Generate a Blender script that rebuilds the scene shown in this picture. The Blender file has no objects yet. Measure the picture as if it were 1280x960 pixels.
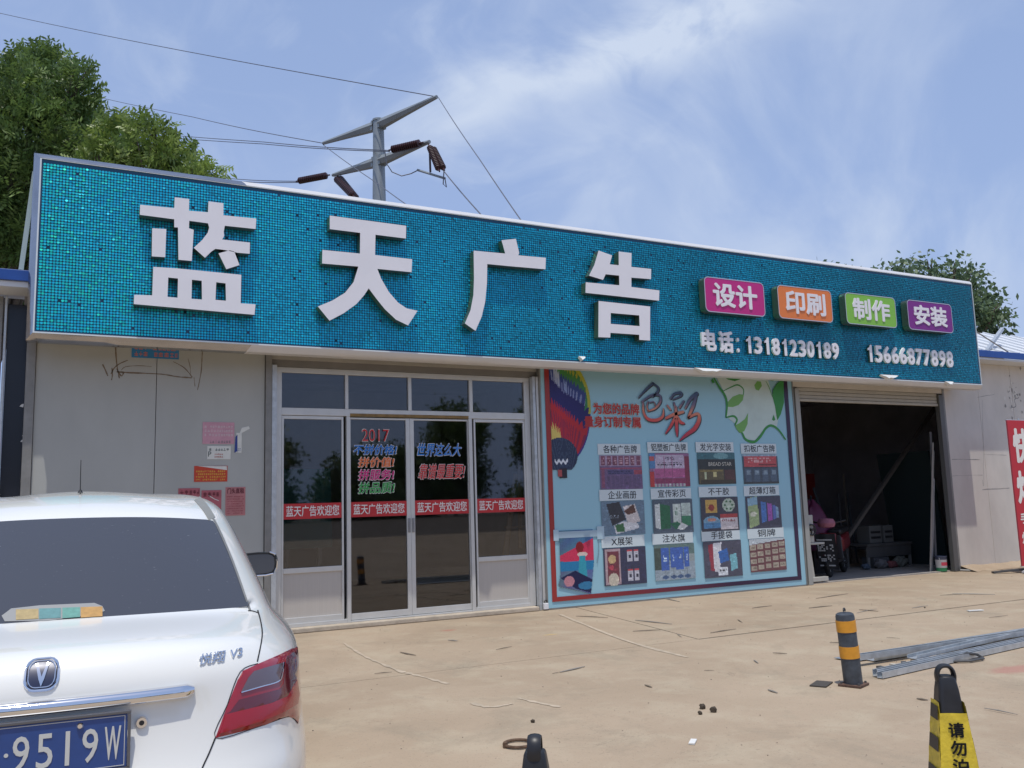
import bpy, bmesh, math, random
import numpy as np
from mathutils import Vector, Matrix
from mathutils.bvhtree import BVHTree
from mathutils.geometry import delaunay_2d_cdt

random.seed(7); RNG = np.random.default_rng(7)
SC = bpy.context.scene
COL = SC.collection

# ------------------------------------------------------------------ camera
CAM = Vector((0.0, -10.6065, 1.4))
CR = Vector((0.886776, -0.461201, -0.030351)); CU = Vector((-0.036074, -0.134529, 0.990253)); CF = Vector((0.460789, 0.877038, 0.135935))
FPX = 1105.894
cd = bpy.data.cameras.new('camera'); cam = bpy.data.objects.new('camera', cd); COL.objects.link(cam)
cd.sensor_width = 36; cd.lens = FPX / 1280 * 36; cd.clip_end = 3000; cd.clip_start = 0.05
m = Matrix.Identity(4)
for i in range(3):
    m[i][0] = CR[i]; m[i][1] = CU[i]; m[i][2] = -CF[i]; m[i][3] = CAM[i]
cam.matrix_world = m
SC.camera = cam

def ray(px, py): return CF * FPX + CR * (px - 640) - CU * (py - 480)
def on_y(px, py, y=0.0):            # sight line met with the upright plane y (the shopfront's planes)
    d = ray(px, py); return CAM + d * ((y - CAM.y) / d.y)
def on_z(px, py, z=0.0):            # sight line met with level ground
    d = ray(px, py); return CAM + d * ((z - CAM.z) / d.z)
def at_depth(px, py, dist): return CAM + ray(px, py) * (dist / FPX)

# ------------------------------------------------------------------ light
SUNDIR = Vector((0.355, 0.62, -2.459)).normalized()
sl = bpy.data.lights.new('sun', 'SUN'); sl.energy = 3.1; sl.angle = math.radians(0.53); sl.color = (1.0, 0.96, 0.89)
so = bpy.data.objects.new('sun', sl); COL.objects.link(so); so.rotation_euler = SUNDIR.to_track_quat('-Z', 'Y').to_euler()
so.location = (-5, -12, 30)
SC.view_settings.view_transform = 'Standard'; SC.view_settings.look = 'None'; SC.view_settings.gamma = 1; SC.view_settings.exposure = 0.0
SC.cycles.max_bounces = 8; SC.cycles.transparent_max_bounces = 12; SC.cycles.use_denoising = True
SC.cycles.sample_clamp_indirect = 6

W = bpy.data.worlds.new('World'); SC.world = W; W.use_nodes = True
nt = W.node_tree; N = nt.nodes; L = nt.links; N.clear()
out = N.new('ShaderNodeOutputWorld'); bg = N.new('ShaderNodeBackground'); bg.inputs[1].default_value = 0.15
L.new(bg.outputs[0], out.inputs[0])
sky = N.new('ShaderNodeTexSky'); sky.sky_type = 'NISHITA'; sky.sun_disc = False
sky.sun_elevation = math.asin(-SUNDIR.z); sky.sun_rotation = math.atan2(-SUNDIR.x, -SUNDIR.y)
sky.air_density = 1.0; sky.dust_density = 1.2; sky.ozone_density = 2.0; sky.altitude = 50
tc = N.new('ShaderNodeTexCoord')
def nmath(op, a, b=None, c=None, tree=None):
    T = tree or nt; n = T.nodes.new('ShaderNodeMath'); n.operation = op
    for i, v in enumerate((a, b, c)):
        if v is None: continue
        if isinstance(v, (int, float)): n.inputs[i].default_value = v
        else: T.links.new(v, n.inputs[i])
    return n.outputs[0]
# haze that whitens towards the horizon + thin streaky cirrus
sep = N.new('ShaderNodeSeparateXYZ'); L.new(tc.outputs['Generated'], sep.inputs[0])
elev = nmath('MAXIMUM', sep.outputs[2], 0.0)
haze = nmath('POWER', nmath('SUBTRACT', 1.0, elev), 3.0)
def vdot(px, py=None, vec=None):
    v = N.new('ShaderNodeVectorMath'); v.operation = 'DOT_PRODUCT'; L.new(tc.outputs['Generated'], v.inputs[0])
    v.inputs[1].default_value = vec if vec is not None else ray(px, py).normalized(); return v.outputs['Value']
def lobe(px, py, k): return nmath('POWER', nmath('MAXIMUM', vdot(px, py), 0.0), k)
def noise_w(scale, stretch=(1, 1, 1), rot=0.0, dist=.4, det=8, loc=(0, 0, 0)):
    q = N.new('ShaderNodeMapping'); q.inputs['Scale'].default_value = stretch; q.inputs['Rotation'].default_value = (0, rot, rot); q.inputs['Location'].default_value = loc; L.new(tc.outputs['Generated'], q.inputs[0])
    n = N.new('ShaderNodeTexNoise'); n.inputs['Scale'].default_value = scale; n.inputs['Detail'].default_value = det; n.inputs['Roughness'].default_value = .55; n.inputs['Distortion'].default_value = dist; L.new(q.outputs[0], n.inputs[0]); return n.outputs[0]
def ramp(v, a, b):
    q = N.new('ShaderNodeMapRange'); q.interpolation_type = 'SMOOTHSTEP'; q.inputs[1].default_value = a; q.inputs[2].default_value = b; L.new(v, q.inputs[0]); return q.outputs[0]
# thin high haze everywhere, thicker low down
amt = nmath('MINIMUM', nmath('ADD', nmath('ADD', .66, nmath('MULTIPLY', haze, .34)), nmath('MULTIPLY', nmath('SUBTRACT', noise_w(1.6, (1, 1, 2.0), .3), .5), .35)), .98)
mx = N.new('ShaderNodeMix'); mx.data_type = 'RGBA'; L.new(amt, mx.inputs['Factor']); L.new(sky.outputs[0], mx.inputs['A']); mx.inputs['B'].default_value = (2.35, 3.15, 5.15, 1)
# cirrus: one swept streak high in the sky, fainter wisps around
nA = noise_w(3.2, (1, 1, 1), .2, .8); nB = noise_w(7.5, (1, 1, 1.6), .5, 1.1, 9)
nrm = ray(600, 128).normalized().cross(ray(930, -5).normalized()).normalized()
t = nmath('ADD', vdot(0, vec=nrm), nmath('MULTIPLY', nmath('SUBTRACT', nA, .5), .16))
g1 = nmath('EXPONENT', nmath('MULTIPLY', nmath('POWER', nmath('ABSOLUTE', nmath('MULTIPLY', t, 30.0)), 2.0), -1.0))
c1 = nmath('MULTIPLY', nmath('MULTIPLY', g1, lobe(770, 60, 34)), ramp(nB, .22, .50))
c2 = nmath('MULTIPLY', lobe(850, 10, 130), ramp(nA, .38, .60))
c3 = nmath('MULTIPLY', lobe(1090, 300, 30), ramp(nA, .36, .62)); c4 = nmath('MULTIPLY', nmath('MULTIPLY', haze, ramp(nB, .45, .8)), .35)
c5 = nmath('MULTIPLY', lobe(440, 130, 14), nmath('MULTIPLY', ramp(nB, .4, .75), .35))
cl_ = nmath('MINIMUM', nmath('ADD', nmath('ADD', nmath('ADD', c1, nmath('MULTIPLY', c2, .75)), nmath('MULTIPLY', c3, .6)), nmath('ADD', c4, c5)), .95)
mx2 = N.new('ShaderNodeMix'); mx2.data_type = 'RGBA'; L.new(cl_, mx2.inputs['Factor']); L.new(mx.outputs['Result'], mx2.inputs['A']); mx2.inputs['B'].default_value = (4.1, 4.7, 5.8, 1)
L.new(mx2.outputs['Result'], bg.inputs[0])

# ------------------------------------------------------------------ materials
MATS = {}
def mat(name, col=(0.5, 0.5, 0.5), rough=0.6, metal=0.0, var=0.0, vscale=4.0, bump=0.0, bscale=40.0, coat=0.0, spec=0.5, detail=4.0, stretch=None):
    if name in MATS: return MATS[name]
    M = bpy.data.materials.new(name); M.use_nodes = True; T = M.node_tree; b = T.nodes['Principled BSDF']
    b.inputs['Base Color'].default_value = (*col, 1); b.inputs['Roughness'].default_value = rough; b.inputs['Metallic'].default_value = metal
    b.inputs['Coat Weight'].default_value = coat; b.inputs['Coat Roughness'].default_value = 0.04; b.inputs['Specular IOR Level'].default_value = spec
    if var or bump:
        c = T.nodes.new('ShaderNodeTexCoord'); src = c.outputs['Object']
        if stretch:
            mpn = T.nodes.new('ShaderNodeMapping'); mpn.inputs['Scale'].default_value = stretch; T.links.new(src, mpn.inputs[0]); src = mpn.outputs[0]
    if var:
        n = T.nodes.new('ShaderNodeTexNoise'); n.inputs['Scale'].default_value = vscale; n.inputs['Detail'].default_value = detail; n.inputs['Roughness'].default_value = .6; T.links.new(src, n.inputs[0])
        mr = T.nodes.new('ShaderNodeMapRange'); mr.inputs[1].default_value = .3; mr.inputs[2].default_value = .7; mr.inputs[3].default_value = 1 - var; mr.inputs[4].default_value = 1 + var; T.links.new(n.outputs[0], mr.inputs[0])
        hs = T.nodes.new('ShaderNodeHueSaturation'); hs.inputs['Color'].default_value = (*col, 1); T.links.new(mr.outputs[0], hs.inputs['Value']); T.links.new(hs.outputs[0], b.inputs['Base Color'])
    if bump:
        n = T.nodes.new('ShaderNodeTexNoise'); n.inputs['Scale'].default_value = bscale; n.inputs['Detail'].default_value = 3; T.links.new(src, n.inputs[0])
        bp = T.nodes.new('ShaderNodeBump'); bp.inputs['Strength'].default_value = bump; bp.inputs['Distance'].default_value = 0.02; T.links.new(n.outputs[0], bp.inputs['Height']); T.links.new(bp.outputs[0], b.inputs['Normal'])
    MATS[name] = M; return M

def attr_mat(name, rough=0.5, metal=0.0, translucent=0.0, coat=0.0):
    if name in MATS: return MATS[name]
    M = bpy.data.materials.new(name); M.use_nodes = True; T = M.node_tree; b = T.nodes['Principled BSDF']
    a = T.nodes.new('ShaderNodeAttribute'); a.attribute_name = 'Col'; T.links.new(a.outputs['Color'], b.inputs['Base Color'])
    b.inputs['Roughness'].default_value = rough; b.inputs['Metallic'].default_value = metal; b.inputs['Coat Weight'].default_value = coat
    if translucent:
        tr = T.nodes.new('ShaderNodeBsdfTranslucent'); T.links.new(a.outputs['Color'], tr.inputs[0])
        ms = T.nodes.new('ShaderNodeMixShader'); ms.inputs[0].default_value = translucent
        o = T.nodes['Material Output']; T.links.new(b.outputs[0], ms.inputs[1]); T.links.new(tr.outputs[0], ms.inputs[2]); T.links.new(ms.outputs[0], o.inputs[0])
    MATS[name] = M; return M

def glass_mat(name, tint=(.3, .3, .3), refl=1.0, rough=0.02):
    if name in MATS: return MATS[name]
    M = bpy.data.materials.new(name); M.use_nodes = True; T = M.node_tree; T.nodes.clear()
    o = T.nodes.new('ShaderNodeOutputMaterial'); tr = T.nodes.new('ShaderNodeBsdfTransparent'); tr.inputs[0].default_value = (*tint, 1)
    gl = T.nodes.new('ShaderNodeBsdfGlossy'); gl.inputs['Roughness'].default_value = rough; gl.inputs[0].default_value = (refl, refl, refl, 1)
    f = T.nodes.new('ShaderNodeFresnel'); f.inputs[0].default_value = 1.75
    ms = T.nodes.new('ShaderNodeMixShader'); T.links.new(f.outputs[0], ms.inputs[0]); T.links.new(tr.outputs[0], ms.inputs[1]); T.links.new(gl.outputs[0], ms.inputs[2]); T.links.new(ms.outputs[0], o.inputs[0])
    MATS[name] = M; return M

# concrete yard: blotches, pale worn streaks, dark dust, a red paint stain
def concrete():
    M = bpy.data.materials.new('yard_concrete'); M.use_nodes = True; T = M.node_tree; b = T.nodes['Principled BSDF']; b.inputs['Roughness'].default_value = .88; b.inputs['Specular IOR Level'].default_value = .25
    g = T.nodes.new('ShaderNodeNewGeometry'); pos = g.outputs['Position']
    def noise(sc, det=6, st=None, rough=.6, dist=0):
        src = pos
        if st:
            q = T.nodes.new('ShaderNodeMapping'); q.inputs['Scale'].default_value = st; q.inputs['Rotation'].default_value = (0, 0, .16); T.links.new(pos, q.inputs[0]); src = q.outputs[0]
        n = T.nodes.new('ShaderNodeTexNoise'); n.inputs['Scale'].default_value = sc; n.inputs['Detail'].default_value = det; n.inputs['Roughness'].default_value = rough; n.inputs['Distortion'].default_value = dist
        T.links.new(src, n.inputs[0]); return n.outputs[0]
    def rng(v, a, b_, c, d):
        q = T.nodes.new('ShaderNodeMapRange'); q.inputs[1].default_value = a; q.inputs[2].default_value = b_; q.inputs[3].default_value = c; q.inputs[4].default_value = d; T.links.new(v, q.inputs[0]); return q.outputs[0]
    def mixc(f, a, c):
        q = T.nodes.new('ShaderNodeMix'); q.data_type = 'RGBA'
        if isinstance(f, float): q.inputs['Factor'].default_value = f
        else: T.links.new(f, q.inputs['Factor'])
        for k, v in (('A', a), ('B', c)):
            if isinstance(v, tuple): q.inputs[k].default_value = (*v, 1)
            else: T.links.new(v, q.inputs[k])
        return q.outputs['Result']
    c = mixc(rng(noise(.45, 5), .35, .65, 0, 1), (.345, .263, .182), (.42, .327, .232))
    c = mixc(rng(noise(1.9, 9, None, .65, .3), .48, .66, 0, .55), c, (.465, .39, .28))
    c = mixc(rng(noise(1.2, 10, None, .72, .5), .53, .68, 0, .6), c, (.285, .235, .17))
    c = mixc(rng(noise(14, 8, None, .75, .4), .58, .70, 0, .45), c, (.25, .205, .15))
    c = mixc(rng(noise(26, 4, None, .8), .62, .70, 0, .75), c, (.19, .155, .115))
    c = mixc(rng(noise(60, 3, None, .7), .62, .70, 0, .7), c, (.20, .165, .125))
    c = mixc(rng(noise(55, 3, None, .7), .68, .74, 0, .8), c, (.60, .53, .42))
    # hairline cracks: contour lines of a slow noise, broken up by another
    ck = rng(nmath('ABSOLUTE', nmath('SUBTRACT', noise(.55, 7, None, .62, .9), .5, tree=T), tree=T), .0008, .0032, 1, 0)
    c = mixc(nmath('MULTIPLY', ck, rng(noise(1.1, 2), .52, .62, 0, .32), tree=T), c, (.15, .12, .09))
    # red paint spill
    def spot(P, rx, ry, c0, colr, s):
        vm = T.nodes.new('ShaderNodeVectorMath'); vm.operation = 'SUBTRACT'; T.links.new(pos, vm.inputs[0]); vm.inputs[1].default_value = P
        v2 = T.nodes.new('ShaderNodeVectorMath'); v2.operation = 'MULTIPLY'; T.links.new(vm.outputs[0], v2.inputs[0]); v2.inputs[1].default_value = (1 / rx, 1 / ry, 0)
        ln = T.nodes.new('ShaderNodeVectorMath'); ln.operation = 'LENGTH'; T.links.new(v2.outputs[0], ln.inputs[0])
        d = nmath('ADD', ln.outputs['Value'], nmath('MULTIPLY', noise(12, 5), .9, tree=T), tree=T)
        return mixc(rng(d, .9, 1.35, s, 0), c0, colr)
    c = spot((6.85, -6.0, 0), .36, .16, c, (.40, .17, .14), .6)
    c = spot((4.15, -.95, 0), .12, .1, c, (.40, .18, .13), .6)
    c = spot((4.9, -2.0, 0), .12, .05, c, (.55, .38, .12), .5)
    T.links.new(c, b.inputs['Base Color'])
    bp = T.nodes.new('ShaderNodeBump'); bp.inputs['Strength'].default_value = .35; bp.inputs['Distance'].default_value = .01
    T.links.new(nmath('ADD', noise(35, 5), nmath('MULTIPLY', noise(3, 5), 1.2, tree=T), tree=T), bp.inputs['Height']); T.links.new(bp.outputs[0], b.inputs['Normal'])
    MATS['yard_concrete'] = M; return M

CONC = concrete()
PANEL = mat('painted_steel_panel', (.40, .405, .375), .45, 0, .06, 1.2, .08, 2.2, stretch=(1.4, 1, .8))
PANELR = mat('dirty_steel_panel', (.60, .56, .50), .5, 0, .08, 1.6, .08, 2.5, stretch=(1.4, 1, .8))
TRIMG = mat('grey_trim', (.24, .235, .22), .5, .3, .15, 6)
GALV = mat('galvanised_steel', (.52, .55, .57), .42, .55, .18, 9, .05, 30)
ALU = mat('aluminium_frame', (.62, .62, .60), .35, .35, .05, 5)
ALUP = mat('beige_infill_panel', (.50, .46, .41), .5, 0, .04, 3, stretch=(30, 30, .5))
MIRR = mat('mirror_stainless', (.80, .79, .77), .16, 1.0, .03, 2, .22, 1.9)
MIRT = mat('satin_stainless', (.80, .80, .80), .30, .35, .03, 2, .10, 1.2)
WHITE = mat('white_acrylic', (.80, .78, .80), .35, 0, .03, 2)
WEDGE = mat('white_edging', (.66, .72, .74), .3)
BRONZE = mat('letter_return', (.17, .15, .14), .3, .7)
BACKTEAL = mat('teal_backing', (.004, .065, .14), .4)
SOFFIT = mat('soffit_sheet', (.36, .34, .30), .6, 0, .08, 3)
DARK = mat('dark_interior', (.10, .10, .10), .8)
INWALL = mat('interior_wall', (.42, .41, .42), .8, 0, .2, 1)
INFLOOR = mat('interior_floor', (.32, .29, .26), .8, 0, .2, 2)
ROOFW = mat('white_roof_sheet', (.66, .68, .70), .5, 0, .06, 2)
BLUE = mat('blue_fascia', (.015, .07, .30), .4, 0, .1, 3)
TINT = glass_mat('tinted_glass', (.78, .78, .79), .80)
BLACK = mat('black_plastic', (.018, .018, .02), .42, 0, .2, 20)
BLACKM = mat('matt_black', (.012, .012, .012), .7)
RED = mat('red_sticker', (.50, .025, .03), .45, 0, .05, 4)
WPRINT = mat('white_print', (.75, .74, .70), .5)

# ------------------------------------------------------------------ mesh helpers
class MB:
    def __init__(s): s.v = []; s.f = []; s.m = []
    def add(s, V, F, mi=0):
        o = len(s.v); s.v += [tuple(p) for p in V]; s.f += [tuple(i + o for i in f) for f in F]; s.m += [mi] * len(F); return s
    def box(s, c, d, rot=None, mi=0):
        hx, hy, hz = d[0] / 2, d[1] / 2, d[2] / 2
        V = [Vector((x, y, z)) for x in (-hx, hx) for y in (-hy, hy) for z in (-hz, hz)]
        if rot is not None: V = [rot @ v for v in V]
        V = [v + Vector(c) for v in V]
        return s.add(V, [(0, 1, 3, 2), (4, 6, 7, 5), (0, 4, 5, 1), (2, 3, 7, 6), (0, 2, 6, 4), (1, 5, 7, 3)], mi)
    def bb(s, x0, x1, y0, y1, z0, z1, mi=0): return s.box(((x0 + x1) / 2, (y0 + y1) / 2, (z0 + z1) / 2), (x1 - x0, y1 - y0, z1 - z0), None, mi)
    def bar(s, a, b, w, h=None, mi=0, up=(0, 0, 1)):
        a, b = Vector(a), Vector(b); d = (b - a); ln = d.length; d.normalize(); u = Vector(up)
        if abs(d.dot(u)) > .95: u = Vector((0, 1, 0))
        r = d.cross(u).normalized(); u = r.cross(d); R3 = Matrix((r, d, u)).transposed()
        return s.box((a + b) / 2, (w, ln, h or w), R3, mi)
    def tube(s, pts, r, n=8, mi=0, cap=True):
        pts = [Vector(p) for p in pts]; rs = r if isinstance(r, (list, tuple)) else [r] * len(pts)
        V = []; F = []
        for i, p in enumerate(pts):
            d = (pts[min(i + 1, len(pts) - 1)] - pts[max(i - 1, 0)]).normalized()
            u = Vector((0, 0, 1)) if abs(d.z) < .9 else Vector((0, 1, 0))
            a = d.cross(u).normalized(); b = d.cross(a)
            for k in range(n):
                t = 2 * math.pi * k / n; V.append(p + (a * math.cos(t) + b * math.sin(t)) * rs[i])
        for i in range(len(pts) - 1):
            for k in range(n): F.append((i * n + k, i * n + (k + 1) % n, (i + 1) * n + (k + 1) % n, (i + 1) * n + k))
        if cap: F.append(tuple(range(n))); F.append(tuple((len(pts) - 1) * n + k for k in reversed(range(n))))
        return s.add(V, F, mi)
    def lathe(s, c, prof, n=20, mi=0, axis='z', mis=None):
        V = []; F = []
        for r, z in prof:
            for k in range(n):
                t = 2 * math.pi * k / n; p = (r * math.cos(t), r * math.sin(t), z)
                if axis == 'x': p = (z, r * math.cos(t), r * math.sin(t))
                if axis == 'y': p = (r * math.cos(t), z, r * math.sin(t))
                V.append(Vector(p) + Vector(c))
        o = len(s.v); s.v += [tuple(p) for p in V]
        for i in range(len(prof) - 1):
            for k in range(n):
                s.f.append((o + i * n + k, o + i * n + (k + 1) % n, o + (i + 1) * n + (k + 1) % n, o + (i + 1) * n + k)); s.m.append(mis[i] if mis else mi)
        s.f.append(tuple(o + k for k in reversed(range(n)))); s.m.append(mis[0] if mis else mi)
        s.f.append(tuple(o + (len(prof) - 1) * n + k for k in range(n))); s.m.append(mis[-1] if mis else mi)
        return s

WL = {}
def obj(name, mb, mats, parent=None, local=False, smooth=False, bevel=0.0, kind=None, label=None):
    """one mesh object; unless local, its points are given in world space and moved under its parent"""
    off = Vector((0, 0, 0)) if (local or parent is None) else WL.get(parent.name, Vector((0, 0, 0)))
    me = bpy.data.meshes.new(name)
    me.from_pydata([tuple(Vector(v) - off) for v in mb.v], [], mb.f)
    if not isinstance(mats, (list, tuple)): mats = [mats]
    for mm in mats: me.materials.append(mm)
    if len(mats) > 1: me.polygons.foreach_set('material_index', [min(i, len(mats) - 1) for i in mb.m])
    bm = bmesh.new(); bm.from_mesh(me); bmesh.ops.recalc_face_normals(bm, faces=bm.faces); bm.to_mesh(me); bm.free()
    if smooth:
        me.polygons.foreach_set('use_smooth', [True] * len(me.polygons))
        try: me.set_sharp_from_angle(angle=math.radians(38))
        except Exception: pass
    me.update()
    o = bpy.data.objects.new(name, me); COL.objects.link(o)
    if parent is not None: o.parent = parent; WL[o.name] = off
    if bevel:
        b = o.modifiers.new('bevel', 'BEVEL'); b.width = bevel; b.segments = 2; b.limit_method = 'ANGLE'; b.angle_limit = math.radians(40)
    if kind: o['kind'] = kind
    if label: o['label'] = label
    return o
def tag(o, label, cat=None, group=None, kind=None):
    o['label'] = label
    if cat: o['category'] = cat
    if group: o['group'] = group
    if kind: o['kind'] = kind
    return o
def thing(name, label, cat, loc=(0, 0, 0), rz=0.0, group=None):
    o = bpy.data.objects.new(name, None); COL.objects.link(o); o.location = loc; o.rotation_euler = (0, 0, rz); o.empty_display_size = .2
    WL[o.name] = Vector(loc); return tag(o, label, cat, group)
def np_mesh(name, V, F4, mats, cols=None, parent=None, smooth=False):
    """quads from numpy arrays, optional colour per face"""
    me = bpy.data.meshes.new(name); V = np.asarray(V, dtype=np.float32)
    if parent is not None: V = V - np.array(WL[parent.name], dtype=np.float32)
    nf, k = F4.shape
    me.vertices.add(len(V)); me.vertices.foreach_set('co', V.ravel())
    me.loops.add(nf * k); me.loops.foreach_set('vertex_index', F4.astype(np.int32).ravel())
    me.polygons.add(nf); me.polygons.foreach_set('loop_start', np.arange(0, nf * k, k, dtype=np.int32)); me.polygons.foreach_set('loop_total', np.full(nf, k, dtype=np.int32))
    for mm in (mats if isinstance(mats, list) else [mats]): me.materials.append(mm)
    if cols is not None:
        a = me.color_attributes.new('Col', 'FLOAT_COLOR', 'CORNER'); c = np.ones((nf * k, 4), dtype=np.float32); c[:, :3] = np.repeat(cols, k, axis=0); a.data.foreach_set('color', c.ravel())
    me.update(); me.validate()
    o = bpy.data.objects.new(name, me); COL.objects.link(o)
    if parent is not None: o.parent = parent; WL[o.name] = WL[parent.name]
    return o

_tmpc = bpy.data.curves.new('tmp_text', 'FONT')
_tmpo = bpy.data.objects.new('tmp_text', _tmpc); COL.objects.link(_tmpo)
_cache = {}
def text_geo(body, bold=0.0, ext=0.0, shear=0.0, res=3):
    """outline of the words as (verts, faces) fitted to the unit square; third coordinate = depth 0 (front) .. 1 (back)"""
    key = (body, bold, ext > 0, shear)
    if key in _cache: return _cache[key]
    _tmpc.body = body; _tmpc.offset = bold; _tmpc.extrude = .05 if ext > 0 else 0.0; _tmpc.shear = shear; _tmpc.resolution_u = res; _tmpc.space_line = 1.0
    dg = bpy.context.evaluated_depsgraph_get(); dg.update()
    me = bpy.data.meshes.new_from_object(_tmpo.evaluated_get(dg))
    V = np.array([v.co[:] for v in me.vertices]); F = [tuple(p.vertices) for p in me.polygons]
    bpy.data.meshes.remove(me)
    lo, hi = V.min(0), V.max(0); d = np.maximum(hi - lo, 1e-9)
    U = (V - lo) / d
    if ext > 0: U[:, 2] = 1 - U[:, 2]
    else: U[:, 2] = 0
    _cache[key] = (U, F); return U, F
def text_mb(body, x0, x1, z0, z1, y, ext=0.0, bold=0.02, shear=0.0, mb=None, mi=0, tilt=0.0):
    U0, F0 = text_geo(body, 0.0, ext, shear); mb = mb or MB(); hh_ = (z1 - z0); ww_ = (x1 - x0); r_ = bold * .95 * min(hh_, ww_ / max(len(body), 1) * 1.25)
    SH = [(0, 0)] if bold <= .002 else [(math.cos(k * math.pi / 4 + .39), math.sin(k * math.pi / 4 + .39)) for k in range(8)]
    U = []; F = []
    for k, (a_, b_) in enumerate(SH):
        o_ = len(U); ax_, az_ = a_ * r_ / ww_, b_ * r_ / hh_; kx, kz = 1 - 2 * r_ / ww_ * (len(SH) > 1), 1 - 2 * r_ / hh_ * (len(SH) > 1)
        dy_ = k * (.00012 / ext if ext > 0 else 0)
        for u in U0: U.append(((u[0] - .5) * kx + .5 + ax_, (u[1] - .5) * kz + .5 + az_, (u[2] + dy_ if u[2] < .5 else u[2] - dy_) if ext > 0 else k * .00012))
        F += [tuple(i + o_ for i in f) for f in F0]
    cxx, czz = (x0 + x1) / 2, (z0 + z1) / 2; ct, st = math.cos(tilt), math.sin(tilt); P = []
    for u in U:
        X = x0 + u[0] * (x1 - x0) - cxx; Z = z0 + u[1] * (z1 - z0) - czz
        P.append((cxx + X * ct - Z * st, y + (u[2] * ext if ext > 0 else u[2]), czz + X * st + Z * ct))
    return mb.add(P, F, mi)
def poly_prism(polys, y, depth, name='tmp'):
    """solid slab from flat outlines (holes allowed) in the x-z plane, front at y"""
    c = bpy.data.curves.new(name, 'CURVE'); c.dimensions = '2D'; c.fill_mode = 'BOTH'; c.extrude = depth / 2
    for pl in polys:
        s = c.splines.new('POLY'); s.points.add(len(pl) - 1); s.use_cyclic_u = True
        for q, (a, b) in zip(s.points, pl): q.co = (a, b, 0, 1)
    o = bpy.data.objects.new(name, c); COL.objects.link(o)
    dg = bpy.context.evaluated_depsgraph_get(); dg.update(); me = bpy.data.meshes.new_from_object(o.evaluated_get(dg))
    mb = MB(); V = [(v.co.x, y + depth / 2 - v.co.z, v.co.y) for v in me.vertices]
    for p in me.polygons: pass
    mb.v = V
    for p in me.polygons:
        mb.f.append(tuple(p.vertices)); ys = [V[i][1] for i in p.vertices]
        mb.m.append(0 if (max(ys) - min(ys) < 1e-5 and ys[0] < y + depth / 2) else 1)
    bpy.data.objects.remove(o); bpy.data.curves.remove(c); bpy.data.meshes.remove(me)
    return mb
def sheet(x0, x1, z0, z1, y, t=.003): return MB().bb(x0, x1, y, y + t, z0, z1)
def ribbon(pts, w, y, closed=False, t=.002):
    mb = MB(); n = len(pts)
    V = []
    for i, p in enumerate(pts):
        a = Vector(pts[max(i - 1, 0)]); b = Vector(pts[min(i + 1, n - 1)]); d = (b - a).normalized(); nn = Vector((-d.y, d.x))
        ww = w[i] if isinstance(w, (list, tuple)) else w
        V.append((p[0] + nn.x * ww / 2, y, p[1] + nn.y * ww / 2)); V.append((p[0] - nn.x * ww / 2, y, p[1] - nn.y * ww / 2))
    return mb.add(V, [(2 * i, 2 * i + 1, 2 * i + 3, 2 * i + 2) for i in range(n - 1)])
def smooth_line(pts, k=6):
    out_ = []
    P = [Vector(p) for p in pts]
    for i in range(len(P) - 1):
        p0, p1, p2, p3 = P[max(i - 1, 0)], P[i], P[i + 1], P[min(i + 2, len(P) - 1)]
        for j in range(k):
            t = j / k; out_.append(.5 * ((2 * p1) + (p2 - p0) * t + (2 * p0 - 5 * p1 + 4 * p2 - p3) * t * t + (3 * p1 - p0 - 3 * p2 + p3) * t ** 3))
    out_.append(P[-1]); return [tuple(p) for p in out_]
def lin(c): return tuple(((x / 255) / 12.92 if x / 255 < .04045 else ((x / 255 + .055) / 1.055) ** 2.4) for x in c)

# printed picture: a fine mosaic of coloured cells on one flat sheet
class Pic:
    def __init__(s, w, h, bgc): s.w, s.h = w, h; s.a = np.zeros((h, w, 3)); s.a[:] = bgc; s.yy, s.xx = np.mgrid[0:h, 0:w]; s.u = (s.xx + .5) / w; s.v = (s.yy + .5) / h; s.mask = np.ones((h, w), bool)
    def rect(s, x0, y0, x1, y1, c): s.a[(s.u >= x0) & (s.u < x1) & (s.v >= y0) & (s.v < y1)] = c; return s
    def inside(s, pl):
        ins = np.zeros((s.h, s.w), bool); n = len(pl)
        for i in range(n):
            (x1, y1), (x2, y2) = pl[i], pl[(i + 1) % n]
            if y1 == y2: continue
            c = ((y1 > s.v) != (y2 > s.v)) & (s.u < (x2 - x1) * (s.v - y1) / (y2 - y1) + x1); ins ^= c
        return ins
    def poly(s, pl, c): s.a[s.inside(pl)] = c; return s
    def ell(s, cx, cy, rx, ry, c): s.a[((s.u - cx) / rx) ** 2 + ((s.v - cy) / ry) ** 2 < 1] = c; return s
    def noise(s, k, seed=0):
        r = np.random.default_rng(seed); s.a *= (1 + (r.random((s.h, s.w, 1)) - .5) * k); return s
    def glyphs(s, x0, y0, x1, y1, c, seed=0, n=6):
        r = np.random.default_rng(seed); w = (x1 - x0) / n
        for i in range(n):
            g = r.random((3, 3)) > .35
            for a in range(3):
                for b in range(3):
                    if g[a, b]: s.rect(x0 + w * i + w * .8 * b / 3, y0 + (y1 - y0) * a / 3, x0 + w * i + w * .8 * (b + 1) / 3, y0 + (y1 - y0) * (a + .8) / 3, c)
        return s
    def build(s, name, x0, x1, z0, z1, y, matl, parent):
        h, w = s.h, s.w; gx, gz = np.meshgrid(np.linspace(x0, x1, w + 1), np.linspace(z1, z0, h + 1)); V = np.stack([gx.ravel(), np.full(gx.size, y), gz.ravel()], 1)
        i, j = np.mgrid[0:h, 0:w]; a = i * (w + 1) + j; F = np.stack([a + w + 1, a + w + 2, a + 1, a], -1)[s.mask]; c = np.clip(s.a[s.mask], 0, 1)
        return np_mesh(name, V, F.reshape(-1, 4), matl, c.reshape(-1, 3), parent)
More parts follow.
